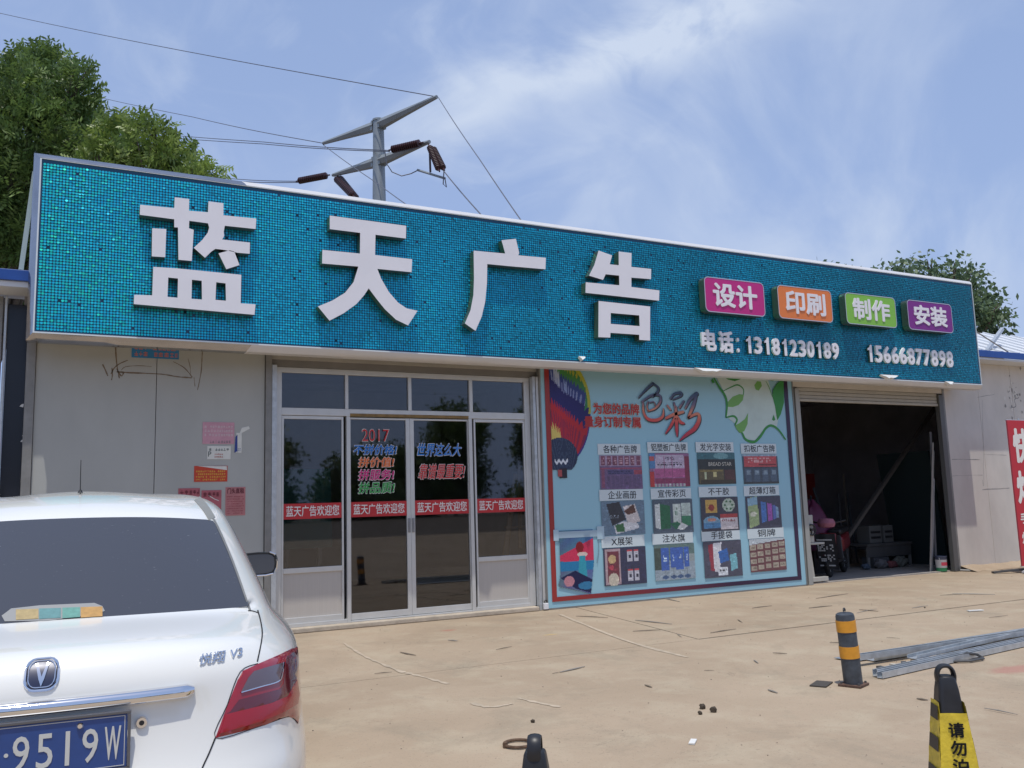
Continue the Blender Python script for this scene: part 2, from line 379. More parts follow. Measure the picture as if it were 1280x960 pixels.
PRINT = attr_mat('printed_picture', .4)

# ================================================================== SETTING
g = MB(); S = 600
g.add([(-S, -S, -.009), (S, -S, -.009), (S, S, -.009), (-S, S, -.009)], [(0, 1, 2, 3)])
ground = obj('ground', g, mat('joint_dirt', (.13, .105, .08), .95, 0, .2, 5), kind='structure'); ground['label'] = 'pale beige concrete yard in front of the shops'
xl = lambda k, y: 6.44 + 6.0 * k + .163 * y
ys = [.6, -3.25, -9.1, -15, -21, -27, -33]
for a in range(len(ys) - 1):
    for k in range(-3, 6):
        y1, y0 = ys[a] - (.009 if a else 0), ys[a + 1] + .009; gp = .006
        mb = MB(); jit = .0015 * ((k * 7 + a * 3) % 4)
        pts = [(xl(k, y0) + gp, y0), (xl(k + 1, y0) - gp, y0), (xl(k + 1, y1) - gp, y1), (xl(k, y1) + gp, y1)]
        if a == 0: pts = [(p[0], p[1]) for p in pts]
        mb.add([(x, y, -.03) for x, y in pts] + [(x, y, -.001 - jit) for x, y in pts], [(0, 1, 2, 3), (4, 5, 6, 7), (0, 1, 5, 4), (1, 2, 6, 5), (2, 3, 7, 6), (3, 0, 4, 7)])
        obj('concrete_slab', mb, CONC, ground)

SCRAPE = mat('pale_scrape', (.46, .375, .275), .9, 0, .2, 12)
for pts in ([(430, 804), (455, 820), (480, 831), (505, 841)], [(508, 841), (535, 848), (560, 855)], [(648, 873), (675, 879), (700, 884)], [(590, 879), (612, 884), (640, 880)], [(700, 768), (780, 800), (860, 822)]):
    q = [on_z(a, b) for a, b in pts]; q = smooth_line([(p.x, p.y) for p in q], 6); mb = MB(); V = []; n_ = len(q)
    for i, p in enumerate(q):
        a = Vector(q[max(i - 1, 0)]); b = Vector(q[min(i + 1, n_ - 1)]); d = (b - a).normalized(); w_ = random.uniform(.006, .034)
        V += [(p[0] - d.y * w_, p[1] + d.x * w_, .0022), (p[0] + d.y * w_, p[1] - d.x * w_, .0022)]
    obj('pale_scrape', mb.add(V, [(2 * i, 2 * i + 1, 2 * i + 3, 2 * i + 2) for i in range(n_ - 1)]), SCRAPE, ground)

# ================================================================== SHOP BUILDING
bld = thing('shop_building', 'long prefabricated shop building with pale grey steel panel walls behind the turquoise sign', 'building', (7, 0, 0))
ZT = 3.8
def panelwall(x0, x1, n, mt, z1=ZT, z0=.06):
    w = (x1 - x0) / n
    for i in range(n):
        mb = MB().bb(x0 + i * w + .003, x0 + (i + 1) * w - .003, 0.0, .07, z0, z1)
        obj('wall_panel', mb, mt, bld, bevel=.004)
panelwall(-.165, 2.25, 2, PANEL)
panelwall(5.99, 10.74, 4, PANEL, z0=.03)
panelwall(14.48, 21.6, 7, PANELR, z0=.03)
obj('wall_panel', MB().bb(2.25, 5.99, .0, .07, 3.285, ZT), SOFFIT, bld)
obj('wall_panel', MB().bb(10.74, 14.48, 0.0, .07, 3.19, ZT), PANELR, bld)
for a, b in ((-.255, -.165), (2.252, 2.325)):
    obj('corner_post', MB().bb(a, b, -.03, .09, 0, 3.8), TRIMG, bld, bevel=.004)
obj('wall_joint_cover', MB().bb(14.455, 14.5, -.012, .05, .0, 3.8), TRIMG, bld)
# interior shell
obj('interior_wall', MB().bb(-.2, 22, 7.0, 7.1, 0, 3.9), INWALL, bld)
obj('interior_wall', MB().bb(8.3, 8.38, .1, 7, 0, 3.9), INWALL, bld)
obj('interior_wall', MB().bb(18.4, 18.48, .1, 7, 0, 3.9), INWALL, bld)
obj('interior_wall', MB().bb(-.3, -.22, .1, 7, 0, 3.9), INWALL, bld)
obj('interior_floor', MB().bb(-.2, 22, .09, 7, -.025, .012), INFLOOR, bld)
obj('ceiling', MB().bb(-.3, 22, .08, 7.1, 3.82, 3.9), INWALL, bld)
# roof: eave, blue fascia, white sheets
for x0 in np.arange(-4.0, 22, 2.0):
    if x0 < 13: continue
    mb = MB(); z0, z1 = 3.95, 4.86; y0, y1 = -.40, 1.62
    mb.add([(x0, y0, z0), (x0 + 1.99, y0, z0), (x0 + 1.99, y1, z1), (x0, y1, z1), (x0, y0, z0 - .02), (x0 + 1.99, y0, z0 - .02), (x0 + 1.99, y1, z1 - .02), (x0, y1, z1 - .02)],
           [(0, 1, 2, 3), (4, 5, 6, 7), (0, 1, 5, 4), (1, 2, 6, 5), (2, 3, 7, 6), (3, 0, 4, 7)])
    for kk in range(4): mb.bar((x0 + .25 + kk * .5, y0, z0 + .015), (x0 + .25 + kk * .5, y1, z1 + .015), .05, .03)
    if x0 > -.5: obj('roof_sheet', mb, ROOFW, bld)
obj('roof_sheet', MB().bb(-.2, 14, 1.62, 7.2, 4.07, 4.1), ROOFW, bld)
obj('roof_sheet', MB().bb(14, 22, 1.62, 7.2, 4.80, 4.84), ROOFW, bld)
obj('roof_sheet', MB().add([(-.1, -.40, 3.93), (14, -.40, 3.93), (14, 1.62, 4.1), (-.1, 1.62, 4.1)], [(0, 1, 2, 3)]), ROOFW, bld)
obj('fascia', MB().bb(-.1, 22, -.43, -.40, 3.84, 3.965), BLUE, bld, bevel=.006)
obj('eave_soffit', MB().bb(-.1, 22, -.398, 0, 3.80, 3.835), ROOFW, bld)
obj('door_sill', MB().bb(2.3, 5.86, -.05, .25, 0.0, .055), mat('sill_cement', (.47, .40, .31), .9, 0, .15, 8, .3, 30), bld, bevel=.01)
# cement fillet at the foot of the walls
def fillet(x0, x1, w=.16, h=.07):
    mb = MB(); n = int((x1 - x0) / .12); V = []; F = []
    for i in range(n + 1):
        x = x0 + (x1 - x0) * i / n; ww = w * (1 + random.uniform(-.25, .25)); hh = h * (1 + random.uniform(-.15, .15))
        V += [(x, -.002, 0), (x, -.002, hh), (x, -ww * .35, hh * .6), (x, -ww, -.002)]
    for i in range(n):
        for k in range(3): F.append((i * 4 + k, i * 4 + k + 1, i * 4 + 5 + k, i * 4 + 4 + k))
    obj('cement_fillet', mb.add(V, F), CONC, bld, smooth=True)
fillet(-.15, 2.24, .12, .06); fillet(14.5, 21.5, .3, .09)
# brown adhesive streaks on the left wall, scuffs on the right wall
GLUE = mat('brown_glue', (.19, .14, .09), .6, 0, .3, 30)
def c8(u, v): p = on_y(u / 3.43, 400 + v / 3.43, -.003); return (p.x, p.z)
for pl, w in (([(500, 222), (560, 226), (690, 232), (760, 243), (822, 248)], .016), ([(495, 105), (498, 160), (503, 205), (512, 250)], .014), ([(440, 190), (452, 215), (462, 240)], .016), ([(548, 172), (512, 188), (490, 206), (476, 232)], .012),
              ([(520, 215), (540, 200), (600, 196), (650, 200)], .006), ([(742, 178), (790, 205), (825, 246)], .010), ([(868, 120), (866, 170), (862, 225), (847, 300)], .009), ([(480, 205), (482, 235), (478, 258)], .014), ([(806, 165), (815, 200), (818, 240)], .006), ([(500, 208), (520, 240), (530, 225)], .014), ([(832, 246), (836, 285)], .008)):
    q = smooth_line([c8(*p) for p in pl], 4)
    obj('glue_streak', ribbon(q, [w * random.uniform(.5, 1.3) for _ in q], -.002), GLUE, bld)
SCUFF = mat('grey_scuff', (.26, .25, .235), .8, 0, .3, 20)
for pl, w in (([(1222, 497), (1243, 493)], .012), ([(1190, 574), (1225, 574)], .010), ([(1190, 595), (1228, 594)], .008), ([(1228, 612), (1262, 610)], .010), ([(1228, 500), (1230, 600), (1228, 600)], .006), ([(1229, 568), (1258, 569)], .006), ([(1262, 510), (1270, 508), (1268, 500), (1274, 497)], .018)):
    q = smooth_line([(on_y(a, b, -.002).x, on_y(a, b, -.002).z) for a, b in pl], 5)
    q = [(x + random.uniform(-.006, .006), z + random.uniform(-.006, .006)) for x, z in q]
    obj('scuff_mark', ribbon(q, [w * random.uniform(.3, 1.3) for _ in q], -.002), SCUFF, bld)
for i in range(34):
    a, b = random.gauss(1265, 5), random.gauss(492, 12); p = on_y(a, b, -.002); r_ = random.uniform(.008, .035); n_ = 9
    q = [(p.x + r_ * math.cos(t) * random.uniform(.4, 1.3), -.002 - .0001 * i, p.z + r_ * 1.2 * math.sin(t) * random.uniform(.4, 1.4)) for t in np.linspace(0, 2 * math.pi, n_ + 1)[:-1]]
    obj('flaked_patch', MB().add(q, [tuple(range(n_))]), (SCUFF, mat('flake_pale', (.66, .64, .58), .7))[i % 3 == 0], bld)

# ---------------------------------------------------------------- left neighbour
nb = thing('neighbour_shop', 'dark shopfront with grey metal frame and blue eave at the far left edge', 'building', (-2, 0, 0))
obj('fascia', MB().bb(-4.5, -.12, -.45, -.42, 3.84, 3.955), BLUE, nb, bevel=.006)
obj('eave_soffit', MB().bb(-4.5, -.12, -.418, 0, 3.78, 3.835), ROOFW, nb)
obj('roof_sheet', MB().add([(-4.5, -.42, 3.96), (-.12, -.42, 3.96), (-.12, 1.6, 4.1), (-4.5, 1.6, 4.1)], [(0, 1, 2, 3)]), ROOFW, nb)
obj('dark_door', MB().bb(-.448, -.26, .08, .12, 0, 3.7), mat('dark_navy_door', (.012, .014, .022), .25), nb)
for x0, x1, mt_ in ((-.475, -.45, GALV), (-.53, -.49, TRIMG), (-.62, -.54, GALV)):
    obj('door_post', MB().bb(x0, x1, -.01, .10, 0, 3.76), mt_, nb, bevel=.004)
obj('wall_panel', MB().bb(-4.4, -.63, 0, .07, 0, 3.78), PANELR, nb)
for (a, b) in ((27, 508), (30, 545), (28, 552)):
    p = on_y(a, b, .07); obj('paper_scrap', MB().add([(p.x - .02, .075, p.z), (p.x + .015, .075, p.z - .01), (p.x + .02, .075, p.z + .03), (p.x - .005, .075, p.z + .02)], [(0, 1, 2, 3)]), WPRINT, nb)

# ================================================================== SHOP SIGN
sign = thing('shop_sign', 'long turquoise sequin sign board with four big white characters and chrome trim', 'shop sign', (7.2, -.6, 4.2))
YF = -.62; SX0, SX1, SZ0, SZ1 = -.18, 14.70, 3.286, 5.11
# gentle waviness of the sheet edges as in reality
obj('backing_board', MB().bb(SX0, SX1, YF, YF + .05, SZ0, SZ1), BACKTEAL, sign)
obj('sign_box', MB().bb(SX0 - .03, SX1 + .03, YF + .055, YF + .26, SZ0 - .02, SZ1 + .04), mat('box_steel', (.35, .35, .34), .5, .5), sign)
def sequin_mat():
    M = bpy.data.materials.new('holographic_sequin'); M.use_nodes = True; T = M.node_tree; b = T.nodes['Principled BSDF']
    b.inputs['Metallic'].default_value = .55; b.inputs['Roughness'].default_value = .30
    ge = T.nodes.new('ShaderNodeNewGeometry'); 
    # diffraction foil: hue follows the angle between sight line and tilted disc
    v = T.nodes.new('ShaderNodeVectorMath'); v.operation = 'DOT_PRODUCT'; T.links.new(ge.outputs['Incoming'], v.inputs[0]); v.inputs[1].default_value = (1, 0, 0)
    n = T.nodes.new('ShaderNodeVectorMath'); n.operation = 'DOT_PRODUCT'; T.links.new(ge.outputs['Normal'], n.inputs[0]); n.inputs[1].default_value = (1, 0, .8)
    n3 = T.nodes.new('ShaderNodeTexNoise'); n3.inputs['Scale'].default_value = .9; n3.inputs['Detail'].default_value = 5; T.links.new(ge.outputs['Position'], n3.inputs[0])
    rs = nmath('MULTIPLY', nmath('SUBTRACT', ge.outputs['Random Per Island'], .5, tree=T), .20, tree=T)
    t = nmath('ADD', nmath('MULTIPLY', nmath('SUBTRACT', v.outputs['Value'], -.45, tree=T), .72, tree=T), nmath('MULTIPLY', n.outputs['Value'], .55, tree=T), tree=T)
    t = nmath('ADD', nmath('ADD', t, rs, tree=T), nmath('MULTIPLY', nmath('SUBTRACT', n3.outputs[0], .5, tree=T), .55, tree=T), tree=T)
    t = nmath('ADD', t, .26, tree=T)
    cr = T.nodes.new('ShaderNodeValToRGB'); T.links.new(t, cr.inputs[0]); e = cr.color_ramp.elements
    e[0].position = 0; e[0].color = (.006, .19, .25, 1); e[1].position = 1; e[1].color = (.05, .85, .45, 1)
    for p, c in ((.25, (.010, .34, .47)), (.45, (.012, .45, .65)), (.58, (.014, .55, .68)), (.70, (.012, .55, .53)), (.80, (.02, .70, .52))):
        q = e.new(p); q.color = (*c, 1)
    dk = nmath('GREATER_THAN', ge.outputs['Random Per Island'], .998, tree=T)
    mxx = T.nodes.new('ShaderNodeMix'); mxx.data_type = 'RGBA'; T.links.new(dk, mxx.inputs['Factor']); T.links.new(cr.outputs[0], mxx.inputs['A']); mxx.inputs['B'].default_value = (.002, .05, .08, 1)
    T.links.new(mxx.outputs['Result'], b.inputs['Base Color'])
    return M
SEQ = sequin_mat()
pitch = .0305
nx, nz = int((SX1 - SX0 - .03) / pitch), int((SZ1 - SZ0 - .03) / pitch)
gx, gz = np.meshgrid(np.arange(nx), np.arange(nz)); gx = gx.ravel(); gz = gz.ravel(); n = len(gx)
cxs = SX0 + .03 + gx * pitch; czs = SZ0 + .03 + gz * pitch
# discs hang from a top pin: random tilt, with patches hanging together
lf = np.sin(cxs * 1.7 + czs * 3.1) * .5 + np.sin(cxs * .63 - czs * 1.3 + 1) * .5
ta = RNG.normal(0, .075, n) + .03 * lf; tb = RNG.normal(0.10, .08, n) + .04 * lf
ang = np.arange(8) * math.pi / 4 + math.pi / 8; R_ = pitch * .455
U = np.cos(ang)[None, :] * R_; V_ = np.sin(ang)[None, :] * R_
X = cxs[:, None] + U; Z = czs[:, None] + V_; Y = (YF - .004 - .004 * RNG.random(n))[:, None] - ta[:, None] * U + tb[:, None] * (V_ - R_) * 1.0
keep = RNG.random(n) > .004
V3 = np.stack([X, Y, Z], -1)[keep].reshape(-1, 3); F = np.arange(len(V3)).reshape(-1, 8)
sq = np_mesh('sequin', V3, F, SEQ, parent=sign); sq['kind'] = 'stuff'; sq['label'] = 'thousands of small turquoise sequins'
# white inner edging and bevelled mirror trim
e_ = .015
for nm, b_ in (('edging', (SX0 - e_, SX1 + e_, SZ0 - e_, SZ0)), ('edging', (SX0 - e_, SX1 + e_, SZ1, SZ1 + e_ * .4)), ('edging', (SX0 - e_, SX0, SZ0, SZ1)), ('edging', (SX1, SX1 + e_ * .6, SZ0, SZ1))):
    obj(nm, MB().bb(b_[0], b_[1], YF - .012, YF + .05, b_[2], b_[3]), WEDGE, sign)
I = [(SX0 - e_, SZ0 - e_), (SX1 + .012, SZ0 - e_), (SX1 + .012, SZ1 + .01), (SX0 - e_, SZ1 + .01)]
O_ = [(SX0 - .075, SZ0 - .085), (SX1 + .05, SZ0 - .085), (SX1 + .05, SZ1 + .075), (SX0 - .075, SZ1 + .075)]
def trim(i, j, segs, mt_=None, ta_=0.0, tb_=1.0):
    V = []; F = []
    for k in range(segs + 1):
        t = ta_ + (tb_ - ta_) * k / segs; a = Vector(I[i]).lerp(Vector(I[j]), t); o2 = Vector(O_[i]).lerp(Vector(O_[j]), t)
        w1, w2 = random.uniform(-.004, .004), random.uniform(-.003, .003)
        V += [(a.x, YF - .010, a.y), ((a.x + o2.x) / 2, YF + .012 + w1, (a.y + o2.y) / 2), (o2.x, YF + .055 + w2, o2.y), (o2.x, YF + .20, o2.y)]
    for k in range(segs):
        for q in range(3): F.append((4 * k + q, 4 * k + q + 1, 4 * k + 5 + q, 4 * k + 4 + q))
    obj('chrome_trim', MB().add(V, F), mt_ or MIRR, sign, smooth=True)
DARKREFL = mat('dark_reflection_stainless', (.42, .42, .44), .15, .95, .1, 3, .6, 2.5); FILM = mat('film_covered_trim', (.62, .61, .60), .35, 0, .04, 2)  # bare mirror trim: its dark reflection is put into the base colour
trim(0, 1, 12, DARKREFL, 0, .145); trim(0, 1, 30, FILM, .145, 1); trim(2, 3, 22, FILM, 0, .86); trim(2, 3, 6, DARKREFL, .86, 1); trim(3, 0, 6, DARKREFL); trim(1, 2, 4, FILM)
# soffit sheet from the sign's lower edge back to the wall
obj('soffit', MB().bb(SX0 - .05, SX1 + .04, YF + .20, -.005, 3.288, 3.30), SOFFIT, sign)
# loose film peeling from the lower trim
for (a, b, w) in ((885, 462, .50), (1111, 470, .42), (1186, 478, .2), (727, 447, .10)):
    p = on_y(a, b, YF - .03); mb = MB(); V = []; F = []
    for i in range(9):
        t = i / 8 - .5; h = .05 * math.cos(t * math.pi) * random.uniform(.6, 1.2)
        V += [(p.x + w * t, YF - .02, p.z + .02), (p.x + w * t, YF - .05 - h * .5, p.z + .01 - h), (p.x + w * t, YF - .01, p.z - h * 1.3)]
    for i in range(8):
        for q in range(2): F.append((3 * i + q, 3 * i + q + 1, 3 * i + q + 4, 3 * i + q + 3))
    obj('peeling_film', mb.add(V, F), mat('white_film', (.75, .75, .73), .3), sign, smooth=True)
# support struts at the left end
for a, b in (((14.6, -.42, 5.0), (15.6, .9, 4.62)),):
    obj('support_strut', MB().bar(a, b, .05), GALV, sign)
obj('support_strut', MB().bar((-.245, -.35, 5.05), (-.33, -.38, 3.97), .045), mat('pale_strut', (.36, .45, .46), .5, .2), sign)
obj('stay_cable', MB().tube([(14.74, -.40, 4.42), (15.9, -.41, 3.97)], .012, 6), TRIMG, sign)
obj('support_strut', MB().bar((15.45, -.30, 4.0), (16.9, .3, 4.62), .06), GALV, sign)

# big characters: outlines measured on the sign, 11 cm deep returns
YL = YF - .13
def tr(pl, s, ox, oy): return [(lambda p: (p.x, p.z))(on_y(ox + u / s, oy + v / s, YL)) for u, v in pl]
LET = []
s1 = (5.333, 140, 230)
LET.append([[(188, 138), (415, 160), (418, 88), (515, 100), (513, 178), (640, 188), (643, 115), (743, 128), (743, 208), (962, 230), (958, 300), (752, 278), (745, 318), (748, 345), (735, 370), (920, 390), (918, 465), (835, 458), (752, 440), (690, 432), (662, 450), (620, 492), (545, 425), (600, 375), (638, 325), (648, 290), (640, 262), (515, 245), (513, 295), (545, 305), (532, 513), (443, 505), (440, 290), (415, 288), (415, 235), (185, 205)],
            [(268, 295), (362, 300), (355, 488), (265, 482)], [(710, 462), (785, 442), (815, 450), (850, 540), (762, 568)],
            [(275, 552), (430, 562), (862, 605), (858, 795), (957, 802), (950, 872), (145, 800), (148, 738), (268, 742)],
            [(375, 623), (440, 630), (437, 758), (370, 752)], [(533, 638), (598, 645), (600, 770), (530, 765)], [(695, 655), (757, 662), (760, 778), (690, 772)]])
LET[0] = [tr(p, *s1) for p in LET[0]]
s2 = (5.65, 380, 250)
LET.append([tr([(182, 110), (722, 182), (720, 272), (505, 245), (502, 388), (764, 418), (760, 510), (518, 486), (545, 555), (600, 650), (665, 725), (725, 765), (802, 782), (735, 886), (650, 845), (570, 770), (510, 695), (457, 624), (425, 672), (370, 735), (280, 800), (180, 852), (98, 752), (200, 710), (290, 655), (350, 580), (384, 470), (128, 448), (130, 352), (395, 378), (397, 232), (182, 205)], *s2)])
s3 = (6.4, 560, 280)
LET.append([tr([(205, 213), (458, 236), (428, 130), (543, 118), (570, 232), (562, 250), (783, 270), (780, 362), (500, 338), (314, 320), (312, 470), (298, 620), (270, 740), (220, 855), (135, 795), (180, 690), (203, 570), (208, 440)], *s3)])
s4 = (6.854, 710, 300)
LET.append([tr([(262, 90), (378, 132), (358, 208), (435, 216), (434, 98), (545, 112), (543, 230), (713, 248), (711, 335), (543, 322), (543, 402), (783, 432), (780, 520), (150, 452), (152, 362), (440, 388), (438, 305), (323, 293), (300, 342), (180, 305), (225, 215)], *s4),
            tr([(262, 522), (704, 570), (703, 862), (610, 855), (610, 812), (364, 795), (362, 836), (260, 832)], *s4), tr([(366, 625), (610, 646), (614, 738), (366, 718)], *s4)])
NAMES = ['first big white character at the left, with a cracked stroke', 'second big white character from the left', 'third big white character from the left', 'fourth big white character, beside the pink badge']
for pl, lb in zip(LET, NAMES):
    o = obj('letter', poly_prism(pl, YL, .11), [WHITE, BRONZE], sign); o['label'] = lb
# four coloured badges
def rrect(x0, x1, z0, z1, r, k=5):
    pts = []
    for cx_, cz_, a0 in ((x1 - r, z1 - r, 0), (x0 + r, z1 - r, 90), (x0 + r, z0 + r, 180), (x1 - r, z0 + r, 270)):
        for i in range(k + 1):
            a = math.radians(a0 + 90 * i / k); pts.append((cx_ + r * math.cos(a), cz_ + r * math.sin(a)))
    return pts
BAD = [((879.5, 345), (957, 395.5), (.52, .02, .20), '设计', 'magenta badge'), ((971, 355.5), (1041.5, 403), (.75, .20, .04), '印刷', 'orange badge'),
       ((1055.5, 365), (1121.5, 409.5), (.22, .50, .05), '制作', 'lime green badge'), ((1133, 374), (1192, 416), (.20, .015, .22), '安装', 'purple badge')]
TXTB = [((891, 352), (949, 386)), ((979, 361), (1032, 394.5)), ((1066, 369.5), (1114, 403)), ((1141, 380), (1186.5, 411))]
YB = YF - .15
for (a, b, c, t, lb), (ta_, tb_) in zip(BAD, TXTB):
    p, q = on_y(*a, YB), on_y(*b, YB); zc = (p.z + q.z) / 2
    zt = on_y((a[0] + b[0]) / 2, a[1] + .28 * (b[1] - a[1]) * .0 + (b[0] - a[0]) * .055 * 1.0, YB).z
    x0, x1 = p.x, q.x; hgt = .46; 
    zm = (on_y(a[0] + 2, a[1] + 4, YB).z + on_y(b[0] - 2, b[1] - 3, YB).z) / 2; z1 = on_y(a[0] + 3, a[1] + .5, YB).z; z0 = on_y(b[0] - 3, b[1] + .5, YB).z
    bo = obj('badge', poly_prism([rrect(x0, x1, z0, z1, .075)], YB, .125), [mat('badge_' + t.encode('unicode_escape').decode()[2:6], c, .3, 0, .02, 4), BRONZE], sign, label=lb)
    fr = MB(); R1 = rrect(x0, x1, z0, z1, .075); R2 = rrect(x0 + .012, x1 - .012, z0 + .012, z1 - .012, .065)
    nR = len(R1); fr.add([(x, YB - .003, z) for x, z in R1] + [(x, YB - .003, z) for x, z in R2], [(i, (i + 1) % nR, nR + (i + 1) % nR, nR + i) for i in range(nR)])
    obj('badge_rim', fr, mat('badge_rim_silver', (.6, .58, .6), .3, .5), bo)
    mx_ = (x1 - x0) * .13
    obj('lettering', text_mb(t, x0 + mx_, x1 - mx_, z0 + (z1 - z0) * .17, z1 - (z1 - z0) * .14, YB - .012, .011, .035), WHITE, bo)
# telephone line, each figure a piece of its own
YD = YF - .045
def figs(chars, a, b, hpx_top, hpx_bot):
    p, q = on_y(*a, YD), on_y(*b, YD); x0, x1 = p.x, q.x; n_ = len(chars); step = (x1 - x0) / n_
    z0 = on_y(hpx_bot[0], hpx_bot[1], YD).z; z1 = on_y(hpx_top[0], hpx_top[1], YD).z
    for i, ch in enumerate(chars):
        w_ = .84 if ch != '1' else .50; xo = (0 if ch != '1' else .18)
        if ch == '1':
            xa = x0 + step * (i + .16); xb = xa + step * .52; zz = lambda t: z0 + (z1 - z0) * t; xx = lambda t: xa + (xb - xa) * t
            obj('digit', poly_prism([[(xx(0), zz(.78)), (xx(.45), zz(.86)), (xx(.62), zz(1)), (xx(1), zz(1)), (xx(1), zz(0)), (xx(.42), zz(0)), (xx(.42), zz(.70)), (xx(0), zz(.66))]], YD, .035), [WHITE, BRONZE], sign); continue
        o = obj('digit', text_mb(ch, x0 + step * (i + .07 + xo), x0 + step * (i + .07 + xo + w_), z0, z1, YD, .035, .055), [WHITE, BRONZE], sign)
figs('13181230189', (931, 430), (1050, 440), (936, 420), (936, 441.5))
figs('15666877898', (1083, 440), (1192.5, 450), (1088, 431), (1088, 452.3))
for ch, a, b in (('电', (876.5, 411), (896.5, 439)), ('话', (898, 413), (918, 441.5)), (':', (921, 422), (925, 440.5))):
    p, q = on_y(*a, YD), on_y(*b, YD)
    obj('character', text_mb(ch, p.x, q.x, q.z, p.z, YD, .035, .04 if ch != ':' else .05), WHITE, sign)

# ================================================================== GLAZED SHOPFRONT
front = thing('glazed_shopfront', 'aluminium framed glass shopfront with sliding doors and red welcome bands', 'shopfront', (4.1, .1, 0))
YG = .1
FR = []
xs = {'L0': 2.39, 'L1': 2.47, 'A0': 3.232, 'A1': 3.313, 'M0': 4.058, 'M1': 4.167, 'B0': 4.939, 'B1': 5.018, 'R0': 5.791, 'R1': 5.876}
zt0, zt1 = 3.085, 3.15
bars = [('frame_bar', (xs['L0'], xs['R1'], zt0, zt1)), ('frame_bar', (xs['L1'] - .005, xs['R0'], 2.565, 2.655)), ('frame_bar', (xs['L0'], xs['L1'] - .005, .055, zt0)), ('frame_bar', (xs['R0'], xs['R1'], .055, zt0)),
        ('frame_bar', (xs['A0'] + .02, xs['A1'] - .02, 2.655, zt0)), ('frame_bar', (4.09, 4.135, 2.655, zt0)), ('frame_bar', (xs['B0'] + .02, xs['B1'] - .01, 2.655, zt0)),
        ('frame_bar', (xs['A0'] + .035, xs['A1'], .055, 2.565)), ('frame_bar', (xs['B0'], xs['B1'] - .03, .055, 2.565)),
        ('frame_bar', (xs['L1'] - .005, xs['A0'] + .035, .055, .10)), ('frame_bar', (xs['B1'] - .03, xs['R0'], .055, .10)), ('frame_bar', (xs['A1'], xs['B0'], .055, .075))]
for nm, (a, b, c, d) in bars: obj(nm, MB().bb(a, b, YG - .03, YG + .04, c, d), ALU, front, bevel=.004)
def pane(x0, x1, z0, z1, y, par): return obj('pane', MB().bb(x0, x1, y, y + .006, z0, z1), TINT, par)
for a, b in ((xs['L1'] - .005, xs['A0'] + .02), (xs['A1'] - .02, 4.09), (4.135, xs['B0'] + .02), (xs['B1'] - .01, xs['R0'])): pane(a, b, 2.655, zt0, YG, front)
# fixed side bays: glass above, infill board below
for x0, x1 in ((xs['L1'], xs['A0']), (xs['B1'], xs['R0'])):
    bay = obj('side_bay', MB().bb(x0, x0 + .025, YG - .015, YG + .025, .10, 2.56).bb(x1 - .025, x1, YG - .015, YG + .025, .10, 2.56).bb(x0 + .025, x1 - .025, YG - .017, YG + .027, .68, .74).bb(x0 + .025, x1 - .025, YG - .017, YG + .027, .10, .165).bb(x0 + .025, x1 - .025, YG - .017, YG + .027, 2.52, 2.56), ALU, front, bevel=.003)
    pane(x0 + .025, x1 - .025, .74, 2.52, YG, bay)
    obj('infill_panel', MB().bb(x0 + .025, x1 - .025, YG + .002, YG + .014, .165, .68), ALUP, bay)
RUST = mat('door_track_brown', (.24, .15, .05), .6, 0, .3, 10)
obj('door_track', MB().bb(xs['A1'], xs['B0'], YG - .034, YG - .031, 2.562, 2.60), RUST, front)
def sticker_text(body, a, b, y, colr, par, outline=True, name='lettering', bold=.03, shear=.15):
    p, q = on_y(*a, y), on_y(*b, y)
    if outline: obj(name, text_mb(body, p.x - .006, q.x + .006, q.z - .006, p.z + .006, y, 0, bold + .018, shear), WPRINT, par)
    return obj(name, text_mb(body, p.x, q.x, q.z, p.z, y - .0015, 0, bold, shear), mat('print_%d_%d_%d' % colr, lin(colr), .5), par)
doors = []
for x0, x1, dy in ((xs['A1'], 4.112, .012), (4.112, xs['B0'], .012)):
    y = YG + dy; st = .055
    lf_ = obj('door_leaf', MB().bb(x0, x0 + (.012 if x0 < 4 else st), y - .02, y + .025, .08, 2.555).bb(x1 - (st if x0 < 4 else .012), x1 - .002, y - .02, y + .025, .08, 2.555).bb(x0 + .012, x1 - .012, y - .018, y + .023, .08, .155).bb(x0 + .012, x1 - .012, y - .018, y + .023, 2.53, 2.553), ALU, front, bevel=.003)
    pane(x0 + .012, x1 - .012, .155, 2.53, y, lf_); doors.append(lf_)
    hx = 4.085 if x0 < 4 else 4.14
    obj('handle', MB().bb(hx - .016, hx + .016, y - .032, y - .0215, 1.10, 1.28).bb(hx - .006, hx + .006, y - .040, y - .033, 1.14, 1.24), mat('handle_zinc', (.30, .30, .31), .4, .7), lf_, bevel=.004)
y = YG - .004
yb = YG - .004
# red welcome bands: one per bay
for i, (x0, x1, par) in enumerate(((2.497, 3.206, front), (3.326, 4.055, doors[0]), (4.169, 4.925, doors[1]), (5.045, 5.765, front))):
    bb_ = obj('welcome_band', MB().bb(x0, x1, yb, yb + .002, 1.315, 1.50), RED, par if par is front else front)
    obj('lettering', text_mb('蓝天广告欢迎您', x0 + .03, x1 - .03, 1.345, 1.475, yb - .0015, 0, .012), WPRINT, bb_)
sticker_text('2017', (452.5, 536.4), (486.4, 551.7), yb, (190, 45, 50), front, bold=.0, shear=0)
sticker_text('不拼价格!', (441.6, 555.7), (496.3, 568.6), yb, (25, 110, 190), front)
sticker_text('拼价值!', (447.7, 571.4), (493, 583.9), yb, (220, 110, 50), front)
sticker_text('拼服务!', (447.7, 586.7), (493, 599.8), yb, (200, 45, 120), front)
sticker_text('拼品质!', (447.7, 602.7), (493.6, 616.3), yb, (50, 150, 70), front)
sticker_text('世界这么大', (521.4, 553.9), (577, 570.3), yb, (40, 120, 200), front, bold=.02, shear=.3)
